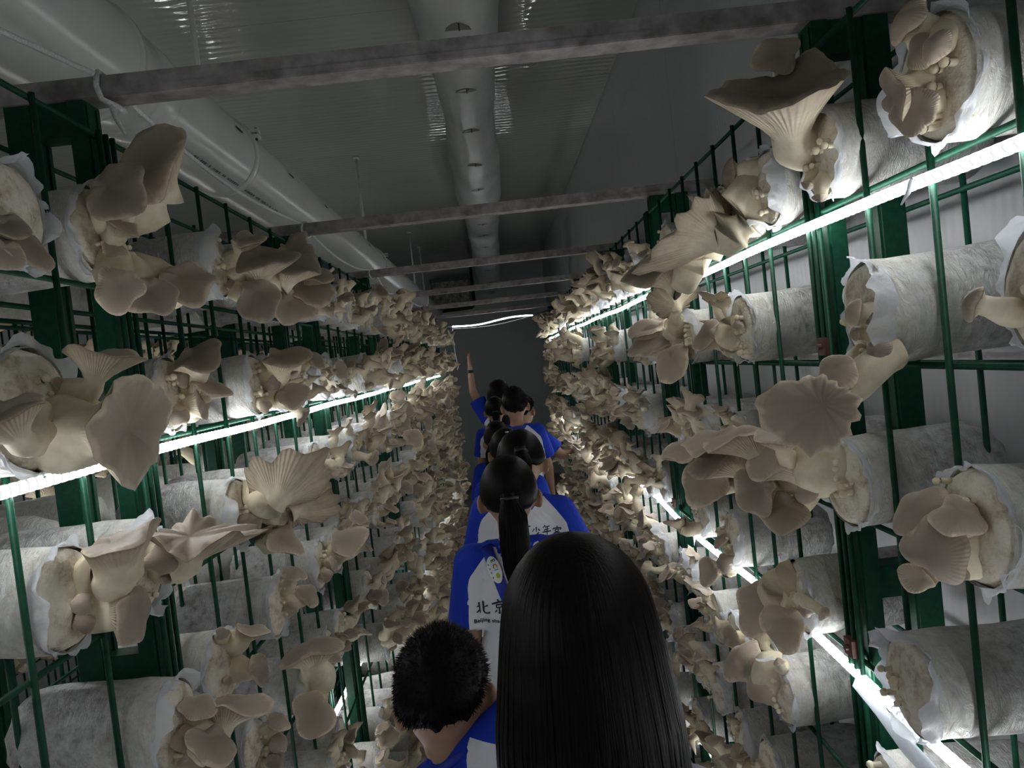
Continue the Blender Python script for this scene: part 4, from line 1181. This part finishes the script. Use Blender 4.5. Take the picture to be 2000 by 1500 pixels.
def person(label, X, Y, top, yaw=0, lean=(0, 0), nod=(0, 0), headyaw=0, arms=None, hair='short', fine=False, height=None, tail=None, sh=(.120, 0.), shirt_m=None, neck_l=.135):
    """X, Y: where the head is; top: height of the crown. Rest figure is 1.5 m tall, facing +y"""
    T = rotm(*lean); Th = rotm(lean[0] * .5, lean[1] * .5); HD = T @ rotm(nod[0], nod[1], headyaw)
    hip = Vector((0, 0, .80))
    tr = lambda p: hip + T @ (Vector(p) - hip)
    neck = tr((0, 0, 1.255)); hc = neck + HD @ Vector((0, .012, neck_l))
    crown = hc.z + .112
    s = top / max(crown, 1.0)
    base = Vector((X, Y, 0)) - Matrix.Rotation(yaw, 3, 'Z') @ Vector((hc.x, hc.y, 0)) * s
    root = empty('person', base, (0, 0, yaw)); root.scale = (s, s, s)
    tag(root, label, 'person', 'pupils walking along the aisle')
    vox = .0065 if fine else .0085
    # body: one continuous surface
    b = MB()
    b.ball(hip, (.125, .092, .09), Th); b.ball(hip + Th @ Vector((0, 0, .13)), (.105, .080, .11), Th); b.ball(tr((0, 0, 1.08)), (.122, .088, .14), T)
    S = {sd: tr((sd * sh[0], 0, 1.195 + sh[1])) for sd in (-1, 1)}
    cone(b, S[-1], .045, S[1], .045); cone(b, tr((-.09, 0, 1.22)), .035, tr((.09, 0, 1.22)), .035)
    cone(b, tr((0, -.005, 1.17)), .058, neck, .044); cone(b, neck, .044, hc + HD @ Vector((0, -.012, -.04)), .045)
    b.ball(hc, (.073, .090, .100), HD, 24, 16); b.ball(hc + HD @ Vector((0, .034, -.052)), (.052, .056, .060), HD)
    cone(b, hc + HD @ Vector((0, .086, -.005)), .007, hc + HD @ Vector((0, .104, -.035)), .012); b.ball(hc + HD @ Vector((0, .100, -.036)), (.013, .011, .010), HD)
    for sd in (-1, 1):
        Me = HD @ Matrix.Rotation(sd * .45, 3, 'Z')
        b.ball(hc + HD @ Vector((sd * .087, .002, -.026)), (.009, .021, .033), Me); b.ball(hc + HD @ Vector((sd * .079, .004, -.034)), (.012, .012, .020), Me)
    arm = {}
    arms = arms or {}
    for sd in (-1, 1):
        ud, fd = arms.get(sd, ((sd * .16, .02, -1), (sd * .05, .30, -1)))
        el = S[sd] + Vector(ud).normalized() * .245; wr = el + Vector(fd).normalized() * .205
        arm[sd] = (S[sd], el, wr)
        limb(b, [S[sd], el, wr], [.045, .032, .022])
        hand(b, wr, fd, Vector((-sd, .3, .1)), -1 if sd > 0 else 1, .45)
    feet = {}
    for sd in (-1, 1):
        hp = hip + Vector((sd * .072, 0, -.03)); kn = Vector((sd * .080, .02, .42)); an = Vector((sd * .085, -.01, .075))
        limb(b, [hp, kn, an], [.078, .050, .032]); cone(b, an + Vector((0, 0, -.02)), .03, an + Vector((0, .10, -.045)), .028)
        feet[sd] = (hp, kn, an)
    body = obj('body', fuse('body', b, vox, 5), root, M_SKIN)
    for sd in (-1, 1):
        e = MB(); e.ball(hc + HD @ Vector((sd * .030, .079, 0)), (.012, .008, .006), HD, 10, 6); obj('eye', e.mesh('eye'), root, M_EYE)
    e = MB(); e.ball(hc + HD @ Vector((0, .083, -.066)), (.020, .009, .006), HD, 10, 6); obj('mouth', e.mesh('mouth'), root, M_LIP)
    # shirt
    b = MB()
    b.ball(hip + Th @ Vector((0, 0, .0)), (.148, .112, .11), Th); b.ball(hip + Th @ Vector((0, 0, .13)), (.136, .108, .13), Th); b.ball(tr((0, 0, 1.09)), (.139, .106, .15), T)
    cone(b, hip + Th @ Vector((0, 0, .04)), .128, hip + Th @ Vector((0, 0, -.09)), .136, 20)
    cone(b, S[-1], .058, S[1], .058); cone(b, tr((-.085, 0, 1.215)), .045, tr((.085, 0, 1.215)), .045); b.ball(tr((0, -.008, 1.21)), (.075, .062, .05), T)
    for sd in (-1, 1):
        a0, a1, _ = arm[sd]; b.ball(a0, (.061, .061, .061)); d = (a1 - a0)
        cone(b, a0, .060, a0 + d * .72, .070, 16, 5)
    sm = fuse('shirt', b, .009 if fine else .011, 4)
    co = np.empty(len(sm.vertices) * 3); sm.vertices.foreach_get('co', co); co = co.reshape(-1, 3)
    Ti = np.array(T.transposed()); rest = (co - np.array(hip)) @ Ti.T + np.array(hip)
    ax = np.abs(rest[:, 0]); z = rest[:, 2]
    seam = np.interp(z, [1.0, 1.10, 1.17, 1.21, 1.24, 1.27], [.165, .160, .140, .105, .075, .045])
    val = np.where(z > 1.03, ax - seam, -.05)
    for sd in (-1, 1):
        a0, a1, _ = (np.array(q) for q in arm[sd]); d = a1 - a0; L_ = np.linalg.norm(d); d /= L_
        t = (co - a0) @ d; dist = np.linalg.norm((co - a0) - np.outer(t, d), axis=1)
        side_ok = rest[:, 0] * sd > np.interp(z, [1.0, 1.1], [.156, .148])
        val = np.where((t > .05) & (t < L_ * .8) & (dist < .085) & side_ok, np.maximum(val, np.minimum(ax - np.interp(z, [1.0, 1.1], [.156, .148]), .02)), val)
    rad = np.sqrt(rest[:, 0] ** 2 + (rest[:, 1] + .005) ** 2)
    val = np.where((z > 1.2) & (rad < .066), np.maximum(val, .066 - rad), val)
    at = sm.attributes.new('raglan', 'FLOAT', 'POINT'); at.data.foreach_set('value', val.astype(np.float32))
    shirt = obj('shirt', sm, root, shirt_m or M_SHIRT)
    nb = MB(); nb.tube([neck + T @ Vector((.054 * math.cos(a), -.004 + .052 * math.sin(a), -.022 - .012 * math.sin(a))) for a in np.linspace(0, 2 * PI, 25)], .007, 8, False)
    obj('collar', nb.mesh('collar'), shirt, shirt_m or M_BLUE)
    # trousers, shoes
    b = MB(); b.ball(hip + Vector((0, 0, -.01)), (.135, .104, .10))
    for sd in (-1, 1):
        hp, kn, an = feet[sd]; limb(b, [hp, kn], [.090, .066]); cone(b, kn, .066, an + Vector((0, 0, .01)), .056)
    obj('trousers', fuse('trousers', b, .014, 3), root, M_PANTS)
    for sd in (-1, 1):
        an = feet[sd][2]; b = MB(); b.ball(an + Vector((0, .03, -.035)), (.042, .115, .042)); b.ball(an + Vector((0, -.01, -.01)), (.038, .055, .045))
        b.box(an + Vector((-.038, -.075, -.075)), an + Vector((.038, .13, -.050))); obj('shoe', fuse('shoe', b, .010, 3), root, M_SHOE)
    # hair
    H = MB(); seed = int(abs(X) * 977 + Y * 131)
    if hair == 'long': long_hair(H, .40, seed, 1900 if fine else 400)
    else:
        v, f = hair_shell('short' if hair == 'short' else 'tied', .015 if hair == 'short' else .014, seed); H.add(v, f)
        if hair == 'short': add_spikes(H, 5200 if fine else 1500, seed)
    ho = obj('hair', H.mesh('hair'), root, M_HAIR); Hm = HD.to_4x4(); Hm.translation = hc; ho.matrix_local = Hm
    if tail:
        t = MB(); P, R_ = tail; tail_hair(t, P, R_, .75, seed + 1, 900 if fine else 250); to = obj('ponytail', t.mesh('ponytail'), ho, M_HAIR)
        t = MB(); p = Vector(P[1]); t.tube([p + Vector((R_[1] * 1.05 * math.cos(a), R_[1] * .8 * math.sin(a), 0)) for a in np.linspace(0, 2 * PI, 17)], .005, 7, False)
        tie = obj('hair_tie', t.mesh('hair_tie'), to, M_TIE)
    return dict(root=root, shirt=shirt, T=T, hip=hip, hc=hc, HD=HD, arm=arm, s=s, hair=ho,
                bvh=BVHTree.FromPolygons([v_.co.copy() for v_ in sm.vertices], [tuple(p.vertices) for p in sm.polygons]))

def drape(P, pts, off):
    """2-D points (x, z in the upright figure) laid on the back of the shirt"""
    out = []
    for x, z in pts:
        o_ = P['hip'] + P['T'] @ (Vector((x, -.6, z)) - P['hip']); d = P['T'] @ Vector((0, 1, 0))
        h = P['bvh'].ray_cast(o_, d)
        out.append((h[0] - d * off) if h[0] is not None else o_ + d * .5)
    return out

def drape_text(P, name, text, x, z, size, shear=.0, weight=0., mat=None, rot=0., off=.0016, align='LEFT', spacing=1.0):
    c = bpy.data.curves.new('t', 'FONT'); c.body = text; c.size = size; c.shear = shear; c.offset = weight; c.align_x = align; c.space_character = spacing; c.resolution_u = 4
    o = bpy.data.objects.new('t', c); COL.objects.link(o)
    dg = bpy.context.evaluated_depsgraph_get(); m = bpy.data.meshes.new_from_object(o.evaluated_get(dg))
    bpy.data.objects.remove(o); bpy.data.curves.remove(c)
    cr, sr = math.cos(rot), math.sin(rot)
    pts = drape(P, [(x + v.co.x * cr - v.co.y * sr, z + v.co.x * sr + v.co.y * cr) for v in m.vertices], off)
    f = [tuple(p.vertices) for p in m.polygons]; bpy.data.meshes.remove(m)
    return obj(name, mesh(name, pts, f, False), P['shirt'], mat or M_NAVY)

def brush(P, name, strokes, x, z, size, off=.0016):
    """brush-written characters: tapered strokes on a unit square"""
    v = []; f = []
    for st in strokes:
        w0, w1 = st[0]; pts = [Vector(p) for p in st[1:]]; k0 = len(v); fine_ = []
        for a, b_ in zip(pts, pts[1:]):
            for t in (0, .34, .67): fine_.append(a.lerp(b_, t))
        fine_.append(pts[-1])
        fl = []
        for i, p in enumerate(fine_):
            t = (fine_[min(i + 1, len(fine_) - 1)] - fine_[max(i - 1, 0)]).normalized(); nn = Vector((-t.y, t.x)); q = i / (len(fine_) - 1)
            w = (w0 + (w1 - w0) * q) * 1.45
            fl += [(x + (p + nn * w).x * size, z + (p + nn * w).y * size), (x + (p - nn * w).x * size, z + (p - nn * w).y * size)]
        v += drape(P, fl, off)
        for i in range(len(fine_) - 1): f.append((k0 + 2 * i, k0 + 2 * i + 1, k0 + 2 * i + 3, k0 + 2 * i + 2))
    return obj(name, mesh(name, v, f, False), P['shirt'], M_NAVY)
BEI = [((.05, .03), (.20, .92), (.24, .10)), ((.04, .03), (.02, .60), (.24, .64)), ((.05, .02), (-.02, .16), (.25, .38)), ((.05, .035), (.52, 1.0), (.50, .22), (.62, .08), (.92, .12), (.95, .24)), ((.045, .02), (.86, .70), (.54, .52))]
JING = [((.06, .03), (.46, 1.05), (.58, .92)), ((.045, .05), (.02, .70), (.55, .86), (1.02, .92)), ((.04, .03), (.34, .62), (.36, .40)), ((.04, .03), (.34, .64), (.78, .70), (.72, .44)), ((.03, .03), (.36, .42), (.72, .48)), ((.045, .03), (.55, .42), (.56, -.02), (.44, .05)), ((.04, .02), (.36, .26), (.20, .06)), ((.04, .06), (.74, .28), (.90, .12))]
NIAN = [((.045, .02), (.32, 1.0), (.08, .70)), ((.04, .04), (.28, .80), (.85, .90)), ((.04, .03), (.26, .54), (.80, .62)), ((.04, .03), (.28, .56), (.26, .32)), ((.04, .05), (.0, .26), (1.0, .40)), ((.05, .03), (.56, .86), (.56, -.12))]
GONG = [((.05, .03), (.46, 1.04), (.56, .92)), ((.045, .03), (.08, .80), (.06, .62)), ((.04, .045), (.10, .78), (.95, .88), (.84, .66)), ((.04, .03), (.30, .66), (.34, .44)), ((.035, .03), (.30, .66), (.68, .70), (.64, .48), (.34, .44)), ((.045, .03), (.20, .32), (.24, -.02)), ((.04, .04), (.20, .32), (.82, .38), (.74, .0), (.24, -.02))]
SHAO = [((.05, .03), (.50, 1.0), (.50, .45)), ((.045, .02), (.28, .80), (.08, .48)), ((.05, .04), (.70, .78), (.92, .58)), ((.05, .015), (.80, .44), (.46, .12), (.10, -.05))]

def slogan(P, z, size, x0=-.115, upto=5):
    for i, ch in enumerate([BEI, JING, SHAO, NIAN, GONG][:upto]):
        brush(P, 'printed_character', ch, x0 + i * size * 1.16, z + (.15 * size if i % 2 else 0), size)
    drape_text(P, 'printed_letters', 'Beijing shaoniangong', x0 - .012, z - size * .62, size * .42, 0, .0004, spacing=1.08)

down = lambda sd: ((sd * .14, .05, -1), (sd * .04, .35, -1))
A = person('person with long straight black hair closest to the camera, seen from behind', .057, .86, EYE - .216, hair='long', fine=True, nod=(.06, .02), sh=(.105, -.035), shirt_m=M_LILAC)
c = MB(); c.tube([A['hc'] + Vector((-.045 + .085 * t, -.132 - .004 * math.sin(PI * t), -.315 + .010 * math.sin(PI * t))) for t in np.linspace(0, 1, 9)], .0026, 7); obj('white_cord', c.mesh('white_cord'), A['root'], M_TAPE)
B = person('person with short spiky black hair bending forward, head low', -.153, 1.22, EYE - .434, neck_l=.100, sh=(.128, .022), lean=(.34, -.58), nod=(.02, .50), hair='short', fine=True, arms={1: ((.3, .5, -1), (0, .9, -.5)), -1: ((-.3, .5, -1), (.1, .9, -.5))})
slogan(B, 1.02, .040, -.12)
Ct = ([(0, -.100, -.005), (0, -.118, -.020), (.004, -.128, -.07), (.002, -.122, -.14), (-.004, -.118, -.21), (-.006, -.116, -.27), (-.008, -.114, -.30)], [.024, .021, .036, .038, .030, .016, .005])
C_ = person('person with a ponytail, blue lanyard strap and a white round tag on the back', -.015, 2.1, EYE - .270, nod=(.20, 0), sh=(.126, .0), hair='tied', fine=True, tail=Ct)
slogan(C_, 1.065, .038, -.128)
# lanyard strap and its tag
pl = [(-.088 + .085 * t, 1.268 - .27 * t) for t in np.linspace(0, 1, 16)]; v = []; f = []
for q in (-.016, .016): v += drape(C_, [(x + q * .95, z + q * .30) for x, z in pl], .004)
for i in range(15): f.append((i, i + 1, 17 + i, 16 + i))
lan = obj('lanyard', mesh('lanyard', v, f), C_['root'], M_BLUE)
def oval(cx, cz, a, b_, rot, n=28):
    cr, sr = math.cos(rot), math.sin(rot); return [(cx + a * math.cos(2 * PI * k / n) * cr - b_ * math.sin(2 * PI * k / n) * sr, cz + a * math.cos(2 * PI * k / n) * sr + b_ * math.sin(2 * PI * k / n) * cr) for k in range(n)]
rot = -math.atan2(.27, .085)
tx, tz = -.065, 1.190
v = drape(C_, [(tx, tz)], .0075) + drape(C_, oval(tx, tz, .036, .019, rot), .0075) + drape(C_, oval(tx, tz, .036, .019, rot), .004)
n = 28; f = [(0, 1 + k, 1 + (k + 1) % n) for k in range(n)] + [(1 + k, 1 + n + k, 1 + n + (k + 1) % n, 1 + (k + 1) % n) for k in range(n)]
tagm = obj('round_tag', mesh('round_tag', v, f, False), lan, M_WHITE)
M_TEAL = simple('teal_ink', (.02, .15, .17), .6); M_RED = simple('red_ink', (.45, .03, .04), .6); M_SKY = simple('sky_ink', (.08, .32, .55), .6); M_LIME = simple('lime_ink', (.40, .52, .05), .6)
def tag_text(t, mat, u, w, size):
    o = drape_text(C_, 'tag_letter', t, tx + u * math.cos(rot) - w * math.sin(rot), tz + u * math.sin(rot) + w * math.cos(rot), size, 0, .0004, mat, rot, .0085)
    o.parent = lan
for t, mat, u in (('E', M_TEAL, -.028), ('C', M_RED, -.014), ('I', M_SKY, .000)): tag_text(t, mat, u, -.001, .017)
o = obj('tag_mark', mesh('tag_mark', drape(C_, oval(tx + .017 * math.cos(rot) - .004 * math.sin(rot), tz + .017 * math.sin(rot) + .004 * math.cos(rot), .007, .0065, rot, 7), .0085), [tuple(range(7))], False), lan, M_LIME)
for u in (-.02, -.008, .004, .016):
    o = obj('tag_mark', mesh('tag_mark', drape(C_, [(tx + (u + a) * math.cos(rot) - w * math.sin(rot), tz + (u + a) * math.sin(rot) + w * math.cos(rot)) for a, w in ((0, -.013), (.005, -.013), (.005, -.0115), (.0015, -.009), (0, -.010))], .0085), [(0, 1, 2, 3, 4)], False), lan, M_TEAL)

Dt = ([(0, -.100, -.01), (0, -.112, -.03), (.003, -.118, -.07), (.002, -.112, -.12), (0, -.108, -.16)], [.022, .019, .028, .024, .008])
D = person('person with hands behind the back, lettering on the white shirt, half hidden by the ponytail', .035, 2.58, EYE - .245, lean=(.10, .14), nod=(.55, -.10), hair='tied', tail=Dt,
           arms={1: ((.35, -.25, -1), (-1, -.40, -.05)), -1: ((-.25, -.3, -1), (1, -.42, -.05))})
slogan(D, 1.125, .030, -.045)
E_ = person('person with a small white clip in dark hair, blue sleeves showing on both sides', -.012, 3.4, EYE - .312, nod=(.35, 0), hair='tied', tail=Dt, arms={-1: down(-1), 1: down(1)})
cl = MB(); cl.ball(E_['hc'] + E_['HD'] @ Vector((.01, -.085, .070)), (.010, .004, .003), None, 8, 5); obj('hair_clip', cl.mesh('hair_clip'), E_['root'], M_TAPE)
Gt = ([(-.03, -.095, -.02), (-.045, -.108, -.04), (-.06, -.115, -.09), (-.07, -.112, -.16), (-.075, -.108, -.24), (-.078, -.105, -.28)], [.024, .022, .034, .034, .024, .006])
G_ = person('person with a dark side ponytail, just left of the tall person with glasses', -.058, 4.15, EYE - .335, nod=(.25, -.05), hair='tied', tail=Gt, yaw=.1)
H_ = person('tall person with short black hair and glasses, above the line of heads', .068, 4.85, EYE - .185, hair='short', arms={1: ((.22, .1, -1), (.05, .35, -1))}, headyaw=.1)
slogan(H_, 1.10, .036, -.08)
gl = MB()
for sd in (-1, 1): gl.tube([H_['hc'] + H_['HD'] @ Vector((sd * .080, .0, .002)), H_['hc'] + H_['HD'] @ Vector((sd * .078, .085, .004))], .002, 6); gl.tube([H_['hc'] + H_['HD'] @ Vector((sd * .036 + .024 * math.cos(a), .098, -.002 + .019 * math.sin(a))) for a in np.linspace(0, 2 * PI, 15)], .002, 6)
obj('glasses', gl.mesh('glasses'), H_['root'], M_TIE)
K_ = person('person reaching right to the mushrooms, mostly hidden behind the tall person', .135, 5.35, EYE - .27, yaw=-.55, nod=(.2, 0), hair='short', arms={1: ((.55, .45, -.75), (.35, .75, .35)), -1: down(-1)})
J_ = person('person with dark hair standing between the tall person and the raised arm', -.075, 5.75, EYE - .275, hair='tied', tail=Dt, nod=(.2, 0))
I_ = person('person at the front of the line raising a left arm with a dark wristband', -.035, 6.25, EYE - .160, hair='long', arms={-1: ((-.30, .12, .75), (-.02, .10, 1)), 1: down(1)})
w = MB(); a0 = I_['arm'][-1]; p = a0[1].lerp(a0[2], .82); d = (a0[2] - a0[1]).normalized(); w.tube([p - d * .012, p + d * .012], .0275, 14); obj('wristband', w.mesh('wristband'), I_['root'], M_TIE)
